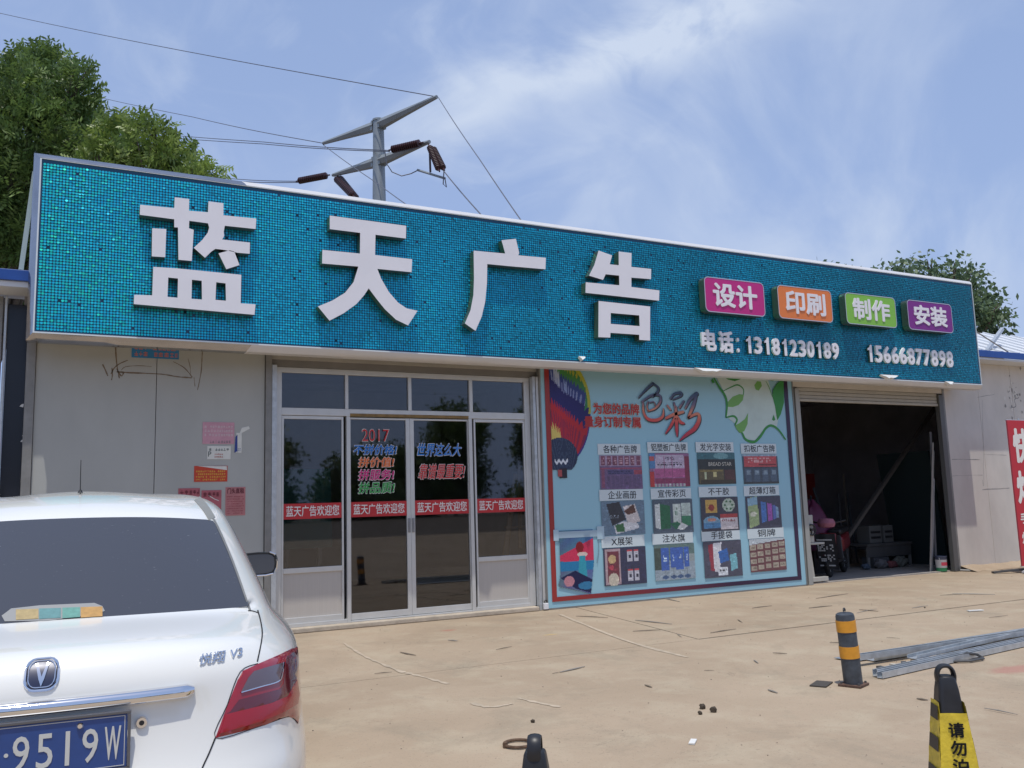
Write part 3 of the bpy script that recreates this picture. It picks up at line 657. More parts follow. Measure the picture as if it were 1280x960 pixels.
sticker_text('靠谱最重要!', (522.5, 580), (581.6, 598.3), yb, (200, 60, 60), front, bold=.02, shear=.3)
# shutter guide posts either side
for x0, x1, mt_ in ((2.328, 2.388, GALV), (5.88, 5.925, GALV), (5.935, 5.975, ALU)):
    obj('shutter_guide', MB().bb(x0, x1, -.02, .07, 0, 3.16), mt_, front, bevel=.005)
obj('lintel', MB().bb(2.33, 5.975, .05, .16, 3.152, 3.282), mat('lintel_grey', (.20, .19, .175), .6, .1, .1, 3), front)
obj('lintel_lip', MB().bb(2.33, 5.975, .02, .05, 3.235, 3.282), SOFFIT, front)

# white padlock box hanging at the foot of the right guide
pl = thing('padlock', 'white padlock on the ground between shopfront and poster', 'padlock', (5.955, -.05, 0))
obj('lock_body', MB().bb(5.92, 5.99, -.07, -.03, .012, .095), mat('white_lock', (.75, .75, .76), .35), pl, bevel=.008)
obj('shackle', MB().tube([(5.935, -.05, .09), (5.935, -.05, .12), (5.955, -.05, .135), (5.975, -.05, .12), (5.975, -.05, .09)], .007, 6), BLACK, pl)

# easel behind the right-hand glass
ea = thing('wooden_easel', 'pale wooden easel standing behind the right hand glass', 'easel', (5.9, .6, 0))
WOOD = mat('pine_wood', (.52, .36, .20), .6, 0, .15, 5, stretch=(1, 1, 6))
apex = on_y(646, 592, .6)
for nm, p, q, w in (('leg', (apex.x - .42, .5, .02), (apex.x - .02, .6, apex.z), .05), ('leg', (apex.x + .30, .5, .02), (apex.x + .02, .6, apex.z), .05), ('leg', (apex.x + .0, 1.2, .02), (apex.x, .65, apex.z - .1), .045), ('crossbar', (apex.x - .25, .52, 1.1), (apex.x + .18, .52, 1.1), .05), ('mast', (apex.x, .56, .8), (apex.x + .02, .56, apex.z + .12), .045)):
    obj(nm, MB().bar(p, q, w, .03), WOOD, ea)
bd = thing('display_board', 'teal display board leaning inside behind the left hand glass', 'board', (3.0, 1.6, 0))
obj('board', MB().bar((3.15, 1.7, .9), (3.15, 1.8, 2.0), .8, .03, up=(0, 1, 0)), mat('teal_board', (.02, .16, .15), .5), bd)
obj('stand', MB().bb(2.9, 2.95, 1.7, 1.75, .012, .95).bb(3.35, 3.4, 1.7, 1.75, .012, .95), TRIMG, bd)

# ================================================================== ADVERTISING POSTER
YP = -.045
post = thing('advertising_poster', 'large pale blue advertising poster with balloon, green face and twelve pictures', 'poster', (8.35, -.03, 0))
PX0, PX1, PZ0, PZ1 = 5.985, 10.72, .02, 3.27
def grad_mat(name, ca, cb, a0, a1, axis=0, noisek=.05, rough=.32):
    M = bpy.data.materials.new(name); M.use_nodes = True; T = M.node_tree; b = T.nodes['Principled BSDF']; b.inputs['Roughness'].default_value = rough
    ge = T.nodes.new('ShaderNodeNewGeometry'); sp = T.nodes.new('ShaderNodeSeparateXYZ'); T.links.new(ge.outputs['Position'], sp.inputs[0])
    nn = T.nodes.new('ShaderNodeTexNoise'); nn.inputs['Scale'].default_value = 1.3; T.links.new(ge.outputs['Position'], nn.inputs[0])
    v = nmath('ADD', sp.outputs[axis], nmath('MULTIPLY', nmath('SUBTRACT', nn.outputs[0], .5, tree=T), noisek * (a1 - a0), tree=T), tree=T)
    mr = T.nodes.new('ShaderNodeMapRange'); mr.inputs[1].default_value = a0; mr.inputs[2].default_value = a1; T.links.new(v, mr.inputs[0])
    q = T.nodes.new('ShaderNodeMix'); q.data_type = 'RGBA'; T.links.new(mr.outputs[0], q.inputs['Factor']); q.inputs['A'].default_value = (*ca, 1); q.inputs['B'].default_value = (*cb, 1); T.links.new(q.outputs['Result'], b.inputs['Base Color'])
    MATS[name] = M; return M
# vinyl skin with slight waves
V = []; F = []; NXp, NZp = 60, 30
for j in range(NZp + 1):
    for i in range(NXp + 1):
        x = PX0 + (PX1 - PX0) * i / NXp; z = PZ0 + (PZ1 - PZ0) * j / NZp
        e = min(i, NXp - i, 8) / 8 * min(j, NZp - j, 6) / 6
        V.append((x, -.036 + .004 * e * math.sin(x * 2.3 + z * .8) + .002 * math.sin(z * 5 + x), z))
for j in range(NZp):
    for i in range(NXp): a = j * (NXp + 1) + i; F.append((a, a + 1, a + NXp + 2, a + NXp + 1))
obj('vinyl_sheet', MB().add(V, F), grad_mat('poster_blue', (.32, .56, .65), (.30, .53, .63), 6, 10.7, 0, .3, .28), post, smooth=True)
obj('poster_frame', MB().bb(PX0 - .01, PX0 + .012, -.045, 0, 0.0, PZ1).bb(PX1 - .012, PX1 + .01, -.045, 0, .0, PZ1).bb(PX0, PX1, -.045, 0, .0, .02), TRIMG, post)
STR = grad_mat('poster_stripe', (.34, .035, .03), (.035, .015, .05), 6.0, 9.2, 0, 0)
obj('stripe', MB().bb(6.06, 6.135, YP, YP + .002, .16, PZ1), STR, post)
obj('stripe', MB().bb(6.06, 10.61, YP - .001, YP + .001, .10, .16), STR, post)
obj('stripe', MB().bb(10.53, 10.61, YP, YP + .002, .16, PZ1), STR, post)
def Pw(px, py): p = on_y(px, py, YP); return p.x, p.z
# headline words
def ptext(body, a, b, matl, bold=.02, par=post, y=YP - .004, shear=0, tilt=0, name='lettering'):
    x0, z1 = Pw(*a); x1, z0 = Pw(*b)
    return obj(name, text_mb(body, x0, x1, z0, z1, y, 0, bold, shear, tilt=tilt), matl, par)
REDP = mat('poster_red', (.42, .03, .025), .4); NAVYP = mat('poster_ink', (.03, .035, .045), .4)
def row_text(body, a, b, hfrac, matl, **k):
    """text row: a = top left pixel, b = bottom right pixel of the row"""
    return ptext(body, a, b, matl, **k)
x0 = Pw(741, 505)[0]; x1 = Pw(800, 510)[0]
for body, xa, xb, pa, pb in (('为您的品牌', 741.5, 799, (741.5, 503.5), (741.5, 517.5)), ('量身订制专属', 729.5, 800, (741.5, 520), (741.5, 534))):
    X0 = on_y(xa, 515, YP).x; X1 = on_y(xb, 515, YP).x; ZT_ = on_y(*pa, YP).z; ZB_ = on_y(*pb, YP).z
    obj('lettering', text_mb(body, X0 - .01, X1 + .01, ZB_ - .01, ZT_ + .01, YP - .003, 0, .05), mat('poster_outline', (.55, .45, .38), .4), post)
    obj('lettering', text_mb(body, X0, X1, ZB_, ZT_, YP - .005, 0, .03), REDP, post)
# brush lettering drawn as strokes (crop coordinates measured on the photograph, then laid on the poster plane)
def cz(u, v, s=5.565, ox=780, oy=460): return Pw(ox + u / s, oy + v / s)
CAL = grad_mat('brush_gradient', (.55, .03, .05), (.05, .07, .16), 2.25, 3.0, 2, .3)
_T = CAL.node_tree; _q = [n for n in _T.nodes if n.type == 'MIX'][0]; _m = [n for n in _T.nodes if n.type == 'MAP_RANGE'][0]; _r2 = _T.nodes.new('ShaderNodeValToRGB'); _T.links.new(_m.outputs[0], _r2.inputs[0]); _T.links.new(_r2.outputs[0], _T.nodes['Principled BSDF'].inputs['Base Color'])
_r2.color_ramp.elements[0].color = (.38, .02, .07, 1); _r2.color_ramp.elements[1].color = (.05, .08, .16, 1)
for _p, _c in ((.38, (.60, .07, .06)), (.62, (.62, .24, .14)), (.80, (.16, .13, .20))): _e = _r2.color_ramp.elements.new(_p); _e.color = (*_c, 1)
CALW = mat('brush_orange', (.75, .30, .16), .4)
def brush(parts, matl, name, dy=0.0, grow=1.0, dx=0, dz=0):
    mb = MB()
    for pts, ws in parts:
        P = smooth_line([cz(*p) for p in pts], 6); n_ = len(P)
        w = [np.interp(i / (n_ - 1), np.linspace(0, 1, len(ws)), ws) * .0024 * grow for i in range(n_)]
        r = ribbon([(x + dx, z + dz) for x, z in P], w, YP - .006 - dy); mb.add(r.v, r.f)
        for (x, z), ww in ((P[0], w[0]), (P[-1], w[-1])):
            mb.add([(x + dx + ww / 2 * math.cos(t), YP - .0062 - dy, z + dz + ww / 2 * math.sin(t)) for t in np.linspace(0, 2 * math.pi, 9)[:-1]], [tuple(range(8))])
    return obj(name, mb, matl, post)
SE = [([(95, 210), (150, 150), (200, 105)], [4, 12, 16]), ([(205, 110), (235, 135), (232, 165), (195, 200)], [14, 16, 14, 8]), ([(120, 235), (190, 190), (245, 190), (250, 235), (215, 280), (165, 300)], [8, 14, 16, 18, 14, 8]), ([(175, 240), (205, 235), (215, 262)], [6, 8, 6]), ([(165, 232), (158, 270), (168, 300)], [8, 10, 8]), ([(130, 235), (135, 310), (165, 355), (225, 362), (268, 335), (272, 280)], [10, 18, 22, 22, 20, 6])]
CAI = [([(320, 215), (350, 180), (395, 172), (392, 195), (335, 220)], [8, 14, 18, 12, 6]), ([(300, 262), (322, 290)], [16, 12]), ([(345, 240), (352, 275)], [12, 12]), ([(415, 228), (385, 275)], [10, 14]), ([(290, 350), (340, 325), (410, 305)], [16, 22, 18]), ([(358, 270), (362, 350), (365, 430), (368, 475)], [18, 26, 24, 8]), ([(355, 340), (325, 400), (288, 455)], [18, 20, 8]), ([(370, 340), (390, 375), (415, 385)], [16, 24, 14]),
       ([(505, 178), (460, 215), (425, 280)], [26, 20, 10]), ([(500, 195), (480, 260), (445, 345)], [18, 26, 16]), ([(445, 345), (510, 318), (520, 360), (490, 420), (430, 465), (385, 505)], [14, 20, 30, 30, 22, 5])]
brush(SE, NAVYP, 'brush_character', 0, 1.1, .012, -.012); brush(SE, CAL, 'brush_character', .0015, .9)
brush(CAI, NAVYP, 'brush_character', 0, 1.05, .012, -.012); brush(CAI, CAL, 'brush_character', .0015, .95)
# green leaf face
GR = mat('leaf_green', (.04, .26, .05), .4); GL = mat('leaf_light', (.17, .40, .10), .4); PALE = mat('pale_patch', (.52, .64, .60), .4, 0, .08, 3)
facepale = [(640, 60), (705, 185), (715, 340), (800, 410), (850, 495), (910, 505), (970, 430), (1020, 400), (1060, 420), (1075, 345), (1035, 200), (1000, 80)]
obj('face_shading', MB().add([(Pw(780 + u / 5.565, 460 + v / 5.565)[0], YP - .002, Pw(780 + u / 5.565, 460 + v / 5.565)[1]) for u, v in facepale], [tuple(range(len(facepale)))]), PALE, post)
def line_on(pts, w, matl, name='face_outline', y=YP - .004):
    P = smooth_line([cz(*p) for p in pts], 6); n_ = len(P); ws = [w * (.6 + .6 * math.sin(math.pi * i / n_)) for i in range(n_)]
    return obj(name, ribbon(P, ws, y), matl, post)
line_on([(620, 60), (660, 130), (705, 200), (715, 270), (708, 345)], .035, GR)
line_on([(708, 345), (760, 335), (785, 360), (770, 395)], .03, GR)
line_on([(770, 395), (820, 450), (845, 495), (900, 515), (945, 480), (985, 420), (1025, 400), (1075, 430), (1125, 500)], .035, GR)
line_on([(690, 160), (740, 135), (790, 118), (830, 150), (825, 205)], .018, GR)
line_on([(985, 90), (1010, 140), (1030, 200)], .012, GR)
def leaf(pts, matl, name='printed_leaf', y=YP - .005):
    P = [cz(*p) for p in pts]; return obj(name, MB().add([(x, y, z) for x, z in P], [tuple(range(len(P)))]), matl, post)
leaf([(722, 270), (722, 235), (755, 200), (800, 182), (832, 186), (825, 225), (795, 258), (755, 272)], GL)
leaf([(770, 400), (800, 385), (840, 355), (862, 312), (858, 390), (835, 440), (805, 452), (785, 430)], GL)
leaf([(1108, 75), (1065, 105), (1035, 150), (1030, 195), (1050, 270), (1065, 365), (1090, 320), (1112, 240)], GR)
leaf([(905, 120), (925, 92), (950, 95), (958, 125), (935, 158), (915, 150)], GL)
leaf([(1028, 360), (1040, 325), (1052, 360), (1040, 368)], GR); leaf([(690, 60), (830, 70), (770, 92), (720, 80)], GR); leaf([(960, 66), (1090, 72), (1030, 92)], GR)
leaf([(605, 85), (618, 75), (630, 100), (615, 108)], GR)
# hot-air balloon print
bx0, bz1 = Pw(679.5, 458); bx0 = 6.137; bx1, bz0 = Pw(742, 597)
pc = Pic(90, 150, (.25, .5, .6)); u, v = pc.u, pc.v
def bal(pc):
    cx_, cy_ = .30, .34; uu = (u - cx_) / .70; vv = (v - cy_)
    rad = np.where(vv < 0, .42, .53); d = uu ** 2 + (vv / rad) ** 2
    env = (d < 1) & (v < .86)
    th = np.arctan2(uu, .45 - vv * .55); gore = np.abs(((th * 7.5) % 1) - .5) * 2
    lvl = v + .05 * gore + .06 * np.abs(uu)
    lo_ = lvl - .22 * uu
    c = np.zeros_like(pc.a); c[:] = lin((150, 150, 45))
    def setc(mk, cc): c[mk] = lin(cc)
    setc(lo_ > .02, (60, 120, 60)); setc(lo_ > .10, (45, 60, 120)); setc((lo_ > .10) & (lo_ < .30) & (np.abs(uu + .18) < .10), (150, 160, 185)); setc((lo_ > .14) & (lo_ < .26) & (np.abs(uu - .12) < .06), (120, 140, 185))
    setc(lo_ > .22, (32, 28, 90)); setc((lo_ > .18) & (lo_ < .26) & (gore > .6), (120, 130, 170))
    lr = v + .07 * gore - .20 * uu
    setc(lr > .42, (165, 32, 42)); setc((lr > .52) & (gore > .55), (120, 30, 60)); setc((lr > .64) & (uu < -.1), (190, 170, 90))
    ed = d > (1 - .30 * gore - .12); setc(ed & (uu > .2) & (v < .42), (165, 165, 50)); setc((d > .93) & (v > .42), (60, 40, 120)); setc(ed & (uu > .2) & (v < .48) & (d < .80), (50, 120, 70))
    dark = ((u - .20) / .42) ** 2 + ((v - .80) / .16) ** 2 < 1; setc(dark, (35, 45, 70)); setc(dark & (gore > .8), (60, 75, 95))
    pc.a[env] = c[env]; m2 = env.copy()
    bt = dark & (v < .93); pc.a[bt] = c[bt]; m2 |= bt
    wp = (np.abs(v - .855 - .012 * np.cos(u * 60)) < .014) & (u > .05) & (u < .38); pc.a[wp] = lin((190, 195, 200)); m2 |= wp
    bs = (u > .16) & (u < .34) & (v > .915); pc.a[bs] = lin((35, 30, 40)); m2 |= bs
    bs = (u > .12) & (u < .22) & (v > .925) & (v < .99); pc.a[bs] = lin((150, 70, 70)); m2 |= bs
    m2 &= (u > .0); pc.mask = m2
    shade = 1.05 + .35 * np.clip(1 - np.abs(uu + .1), 0, 1); pc.a *= shade[..., None]
bal(pc); pc.noise(.12, 3)
pc.build('balloon_picture', bx0, bx1, bz0, bz1, YP - .004, PRINT, post)['label'] = 'printed rainbow hot-air balloon'
# roll-up banner print, lower left
rx0, rz1 = Pw(690, 664); rx1, rz0 = Pw(747, 742)
pr_ = Pic(70, 90, lin((60, 95, 120))); u, v = pr_.u, pr_.v
pr_.a[:] = np.stack([.05 + .08 * v, .12 + .1 * np.sin(v * 9 + u * 5) ** 2 * .5, .2 + .15 * u], -1)
pr_.a[(np.abs(v - .30 - .15 * (1 - u)) < .16 * u + .02)] = lin((200, 50, 85)); pr_.a[(v > .48) & (v < .62)] = lin((35, 120, 165)); pr_.ell(.62, .27, .09, .09, lin((130, 20, 30))); pr_.ell(.68, .38, .12, .04, lin((210, 190, 180))); pr_.poly([(.6, .4), (.74, .4), (.78, .75), (.56, .75)], lin((50, 150, 170)))
pr_.poly([(.15, .72), (.5, .62), (.9, .78), (.85, .98), (.5, .9)], lin((20, 25, 70))); pr_.ell(.35, .78, .12, .08, lin((190, 130, 140))); pr_.ell(.75, .86, .2, .06, lin((50, 120, 160)))
edge = .16 * np.clip((v - .62) / .38, 0, 1) ** 1.5
pr_.mask = (u > .16 - edge * 1.0) & (u < .94 - .10 * np.clip((v - .5) / .5, 0, 1)) & (v < .80 + .20 * u + .02)
pr_.noise(.25, 4).build('banner_picture', rx0, rx1, rz0, rz1, YP - .004, PRINT, post)
sx0, sz1 = Pw(693, 665); sx1, sz0 = Pw(753, 672)
obj('printed_roller', MB().bb(sx0, sx1, YP - .006, YP - .003, sz0 + .02, sz1 - .0), mat('roller_grey', (.36, .48, .56), .4), post)
obj('printed_cap', MB().bb(sx0 - .02, sx0 + .06, YP - .008, YP - .007, sz0 - .01, sz1 + .03), mat('roller_cap', (.42, .56, .64), .4), post)
obj('printed_cap', MB().bb(sx1 - .09, sx1 + .03, YP - .008, YP - .007, sz0 - .02, sz1 + .05), mat('roller_cap', (0, 0, 0)), post)
obj('printed_cord', ribbon(smooth_line([Pw(748, 674), Pw(748, 690), Pw(746, 704)], 4), .012, YP - .005), mat('cord_grey', (.2, .3, .36), .4), post)
# twelve pictures with captions
CAPS = ['各种广告牌', '铝塑板广告牌', '发光字安装', '扣板广告牌', '企业画册', '宣传彩页', '不干胶', '超薄灯箱', 'X展架', '注水旗', '手提袋', '铜牌']
PQ = [((42, 140), (305, 340)), ((340, 128), (590, 325)), ((630, 125), (865, 310)), ((900, 133), (1122, 308)), ((52, 418), (320, 610)), ((360, 408), (610, 600)), ((648, 395), (885, 588)), ((918, 388), (1140, 572)), ((65, 700), (330, 905)), ((370, 680), (622, 875)), ((665, 660), (905, 860)), ((940, 645), (1168, 825))]
CW = [(.10, .10), (.06, .06), (.08, .08), (.06, .06), (.17, .17), (.15, .15), (.22, .22), (.12, .12), (.20, .30), (.22, .22), (.22, .22), (.25, .25)]
LB = ['shop gable picture', 'pink billboard picture', 'bakery front picture', 'red shop sign picture', 'brochure picture', 'green leaflet picture', 'round and square stickers picture', 'light boxes picture', 'display stand picture', 'blue flags picture', 'paper bags picture', 'brass plaques picture']
def pic_art(i):
    if i == 0:
        p = Pic(56, 44, lin((110, 85, 125))); p.rect(0, 0, 1, .32, lin((165, 140, 165)))
        for k in range(7): p.rect(.03 + k * .14, .03, .13 + k * .14, .30, lin((120, 60, 85))); p.glyphs(.05 + k * .14, .06, .12 + k * .14, .27, lin((190, 150, 160)), k, 2)
        p.rect(0, .36, 1, .42, lin((150, 70, 100))); p.rect(.18, .44, .78, .56, lin((80, 70, 120))); p.glyphs(.2, .46, .76, .54, lin((40, 40, 80)), 9, 6); p.rect(.8, .44, 1, .56, lin((150, 60, 80)))
        for k in range(8): p.rect(.16 + k * .1, .60, .24 + k * .1, .95, lin((95, 75, 115)))
        p.rect(.03, .42, .1, .96, lin((130, 70, 100)))
    elif i == 1:
        p = Pic(56, 44, lin((150, 100, 140))); p.poly([(.16, .05), (.86, .05), (.93, .6), (.12, .6)], lin((190, 175, 195))); p.rect(.12, .45, .92, .72, lin((180, 90, 140))); p.rect(0, 0, .14, .45, lin((80, 130, 180))); p.rect(0, .1, .12, .22, lin((190, 90, 90)))
        p.rect(0, .55, .1, 1, lin((190, 50, 50))); p.rect(.88, .1, 1, 1, lin((130, 40, 70))); p.glyphs(.38, .12, .64, .20, lin((70, 50, 80)), 2, 4); p.glyphs(.2, .28, .84, .38, lin((40, 35, 50)), 3, 7); p.rect(.12, .74, .9, .92, lin((140, 50, 90)))
        for k in range(9): p.rect(.1 + k * .09, .92, .16 + k * .09, 1, lin((180, 180, 180)))
        p.rect(.35, .08, .37, .92, lin((140, 70, 110))); p.rect(.55, .08, .57, .92, lin((150, 80, 120)))
    elif i == 2:
        p = Pic(56, 44, lin((25, 35, 38))); p.rect(0, 0, 1, .20, lin((50, 105, 115))); p.ell(.62, .1, .2, .1, lin((110, 160, 165))); p.rect(.02, .52, .68, .98, lin((95, 85, 55))); p.rect(.05, .56, .66, .6, lin((160, 140, 70))); p.rect(.16, .62, .22, .85, lin((190, 200, 160))); p.rect(.40, .62, .48, .78, lin((210, 200, 140))); p.rect(.7, .55, .98, .95, lin((80, 45, 45))); p.rect(.05, .86, .95, .97, lin((60, 50, 30)))
    elif i == 3:
        p = Pic(54, 42, lin((60, 75, 90))); p.rect(0, 0, 1, .06, lin((150, 170, 185))); p.rect(.03, .06, .97, .42, lin((190, 75, 80))); p.glyphs(.14, .12, .84, .30, lin((215, 160, 160)), 5, 4); p.rect(.45, .34, .95, .37, lin((120, 30, 40))); p.rect(0, .42, 1, .46, lin((45, 50, 60)))
        for k in range(4): p.rect(.06 + k * .24, .5, .22 + k * .24, .92, lin((75, 95, 115))); p.rect(.1 + k * .24, .55, .2 + k * .24, .7, lin((130, 150, 165)))
        p.rect(0, .93, 1, 1, lin((50, 55, 60)))
    elif i == 4:
        p = Pic(56, 44, lin((105, 130, 150))); p.poly([(.12, .08), (.42, .02), (.56, .55), (.24, .72)], lin((35, 38, 48))); p.poly([(.50, .16), (.78, .10), (.9, .62), (.6, .7)], lin((215, 205, 200))); p.poly([(.52, .3), (.75, .1), (.8, .35), (.6, .42)], lin((90, 50, 35))); p.poly([(.28, .72), (.5, .6), (.84, .68), (.86, .82), (.32, .97)], lin((225, 225, 225))); p.poly([(.3, .7), (.5, .66), (.52, .9), (.34, .92)], lin((50, 110, 60))); p.glyphs(.2, .4, .4, .5, lin((130, 140, 150)), 1, 3)
    elif i == 5:
        p = Pic(56, 44, lin((75, 90, 105))); p.poly([(.05, .14), (.18, .12), (.18, .88), (.06, .82)], lin((220, 225, 220))); p.poly([(.18, .12), (.42, .18), (.42, .85), (.18, .88)], lin((25, 105, 65))); p.rect(.50, .14, .7, .75, lin((205, 215, 205))); p.rect(.72, .12, .94, .8, lin((195, 210, 200))); p.rect(.72, .5, .94, .8, lin((50, 130, 90))); p.poly([(.42, .72), (.6, .66), (.72, .78), (.55, .9)], lin((30, 110, 75))); p.poly([(.58, .88), (.7, .7), (.86, .8), (.74, .92)], lin((225, 230, 225))); p.glyphs(.56, .25, .63, .5, lin((30, 110, 70)), 3, 1)
    elif i == 6:
        p = Pic(56, 44, lin((55, 55, 70))); p.rect(.13, .06, .42, .46, lin((205, 165, 80))); p.glyphs(.16, .08, .4, .15, lin((150, 60, 40)), 2, 4); p.ell(.28, .3, .08, .1, lin((150, 50, 40))); p.ell(.74, .24, .17, .2, lin((190, 205, 185)))
        for k in range(6): p.ell(.74 + .1 * math.cos(k * 1.05), .24 + .12 * math.sin(k * 1.05), .03, .035, lin((60, 110, 70)))
        p.ell(.27, .72, .22, .17, lin((120, 165, 190))); p.rect(.05, .76, .5, .9, lin((80, 140, 185))); p.ell(.27, .66, .12, .05, lin((200, 140, 120))); p.rect(.5, .50, .97, .62, lin((180, 60, 60))); p.rect(.5, .62, .97, .95, lin((215, 205, 205))); p.glyphs(.53, .66, .9, .72, lin((150, 90, 90)), 6, 7)
    elif i == 7:
        p = Pic(54, 42, lin((60, 62, 82))); p.poly([(.05, .05), (.33, .0), (.36, .88), (.08, .98)], lin((165, 185, 130))); p.poly([(.06, .05), (.33, .02), (.34, .25), (.06, .3)], lin((140, 180, 200))); p.ell(.2, .55, .09, .08, lin((225, 225, 200)))
        for k, (a, cc) in enumerate(((.42, (70, 120, 190)), (.62, (165, 85, 175)), (.76, (90, 110, 180)), (.86, (130, 160, 190)))): p.poly([(a, .16 + k * .06), (a + .15 - k * .03, .2 + k * .05), (a + .15 - k * .03, .78 - k * .03), (a, .84 - k * .05)], lin(cc))
    elif i == 8:
        p = Pic(56, 44, lin((40, 42, 75))); p.rect(.03, .03, .40, .97, lin((175, 150, 155))); p.rect(.09, .08, .35, .9, lin((110, 35, 50))); p.ell(.2, .30, .09, .12, lin((200, 170, 120))); p.ell(.18, .52, .05, .07, lin((190, 60, 80))); p.ell(.22, .85, .12, .18, lin((200, 190, 170)))
        for a in (.56, .72):
            for b in (.1, .62): p.rect(a, b, a + .11, b + .28, lin((190, 190, 200))); p.rect(a, b - .03, a + .11, b + .02, lin((190, 60, 70))); p.ell(a + .055, b + .15, .03, .05, lin((40, 40, 60)))
    elif i == 9:
        p = Pic(56, 44, lin((150, 165, 175))); p.rect(0, 0, 1, .45, lin((95, 120, 115))); p.rect(0, .1, .3, .7, lin((60, 75, 65)))
        for k, (a, w_) in enumerate(((.16, .19), (.39, .13), (.52, .20), (.74, .12))): p.rect(a, .1, a + w_, .72 - .06 * (k % 2), lin((55, 95, 175))); p.glyphs(a + .05, .3, a + w_ - .03, .5, lin((180, 200, 220)), k, 1); p.rect(a + w_ / 2 - .01, .7, a + w_ / 2 + .01, .9, lin((120, 130, 140))); p.ell(a + w_ / 2, .92, .08, .05, lin((60, 90, 130)))
        p.rect(.86, .3, 1, .5, lin((150, 160, 160)))
    elif i == 10:
        p = Pic(56, 44, lin((70, 70, 88))); p.poly([(.12, .1), (.25, .06), (.26, .82), (.17, .8)], lin((150, 40, 60))); p.poly([(.25, .06), (.48, .03), (.4, .86), (.26, .84)], lin((215, 215, 220))); p.poly([(.38, .3), (.62, .2), (.66, .55), (.42, .62)], lin((40, 100, 175))); p.rect(.36, .72, .6, .95, lin((215, 220, 225))); p.glyphs(.4, .78, .58, .84, lin((60, 60, 70)), 1, 6); p.poly([(.68, .4), (.86, .36), (.88, .78), (.7, .85)], lin((120, 185, 195)))
    else:
        p = Pic(56, 44, lin((105, 55, 60))); p.poly([(0, 0), (1, 0), (1, .05), (0, .18)], lin((190, 200, 205)))
        for a in range(5):
            for b in range(4): y0_ = .16 - .02 * a + b * .21; p.rect(.02 + a * .2, y0_ + .03, .18 + a * .2, y0_ + .17, lin((170, 158, 140))); p.glyphs(.05 + a * .2, y0_ + .06, .16 + a * .2, y0_ + .13, lin((130, 115, 100)), a * 5 + b, 4)
    r = np.random.default_rng(100 + i)
    for _ in range(150):
        x_, y_ = r.random(2); w_, h_ = .02 + .07 * r.random(), .02 + .05 * r.random(); q = (p.u > x_) & (p.u < x_ + w_) & (p.v > y_) & (p.v < y_ + h_); p.a[q] *= .72 + .62 * r.random()
    p.a = p.a * .88 + .03
    return p.noise(.26, i)
for i, ((a, b), (c, d)) in enumerate(PQ):
    x0, z1 = Pw(740 + a / 4.8, 540 + b / 4.8); x1, z0 = Pw(740 + c / 4.8, 540 + d / 4.8)
    capz1 = z1 + .30; 
    cb = obj('caption_panel', MB().add([(x0 - .02, YP - .003, z1 + .008), (x1 - .01, YP - .003, z1 + .008), (x1 - .01, YP - .003, z1 + .165), (x0 - .02, YP - .003, z1 + .165)], [(0, 1, 2, 3)]), mat('caption_white', (.60, .68, .70), .4), post)
    l_, r_ = CW[i]; w_ = x1 - x0
    obj('lettering', text_mb(CAPS[i], x0 + w_ * l_, x1 - w_ * r_, z1 + .03, z1 + .145, YP - .0045, 0, .012), NAVYP, cb)
    po = pic_art(i).build('picture', x0, x1, z0, z1, YP - .004, PRINT, post); po['label'] = LB[i]
    if i == 2: obj('lettering', text_mb('BREAD·STAR', x0 + w_ * .28, x0 + w_ * .90, z1 - (z1 - z0) * .42, z1 - (z1 - z0) * .30, YP - .006, 0, .0), mat('cream_print', (.62, .60, .52), .4), post)

# ================================================================== NOTICES ON THE LEFT WALL
def notice(name, label, a, b, matl, cat='notice', tilt=0):
    p, q = on_y(*a, -.006), on_y(*b, -.006); o = obj(name, MB().bb(p.x, q.x, -.005, -.002, q.z, p.z), matl); tag(o, label, cat); WL[o.name] = Vector((0, 0, 0)); return o, p.x, q.x, q.z, p.z
PINK = mat('faded_pink_paper', (.56, .30, .36), .8, 0, .12, 8); PAPER = mat('white_paper', (.68, .68, .62), .8, 0, .08, 9); FRED = mat('faded_red_paper', (.42, .12, .14), .8, 0, .15, 7); ORR = mat('orange_red_vinyl', (.52, .05, .02), .5, 0, .1, 9)
def rows(par, x0, x1, z0, z1, n_, matl, seed=0, fill=.6, y=-.0065):
    r = random.Random(seed); mb = MB(); h = (z1 - z0) / n_
    for i in range(n_):
        x = x0
        while x < x1 - .01:
            w_ = h * fill * r.uniform(.7, 1.1)
            if r.random() > .08:
                zz_ = z0 + i * h; 
                for k in range(3):
                    if r.random() > .25: mb.add([(x, y, zz_ + k * h * fill / 3), (min(x + w_ * .85, x1), y, zz_ + k * h * fill / 3), (min(x + w_ * .85, x1), y, zz_ + (k + .6) * h * fill / 3), (x, y, zz_ + (k + .6) * h * fill / 3)], [(0, 1, 2, 3)])
                mb.add([(x + w_ * .35, y - .0003, zz_), (x + w_ * .5, y - .0003, zz_), (x + w_ * .5, y - .0003, zz_ + h * fill), (x + w_ * .35, y - .0003, zz_ + h * fill)], [(0, 1, 2, 3)])
            x += w_ * 1.15
    return obj('printed_rows', mb, matl, par)
o, x0, x1, z0, z1 = notice('pink_notice', 'faded pink notice with rows of white print, topmost on the left wall', (253.5, 527.5), (292.8, 555), PINK)
rows(o, x0 + .02, x1 - .01, z0 + .09, z1 - .02, 3, mat('pale_pink_ink', (.62, .50, .52), .8), 3); rows(o, x0 + .08, x1 - .03, z0 + .01, z0 + .06, 1, mat('grey_ink', (.25, .2, .22), .8), 4)
o, x0, x1, z0, z1 = notice('white_card', 'small white card with red and black print below the pink notice', (259.2, 557.5), (288.3, 574), PAPER)
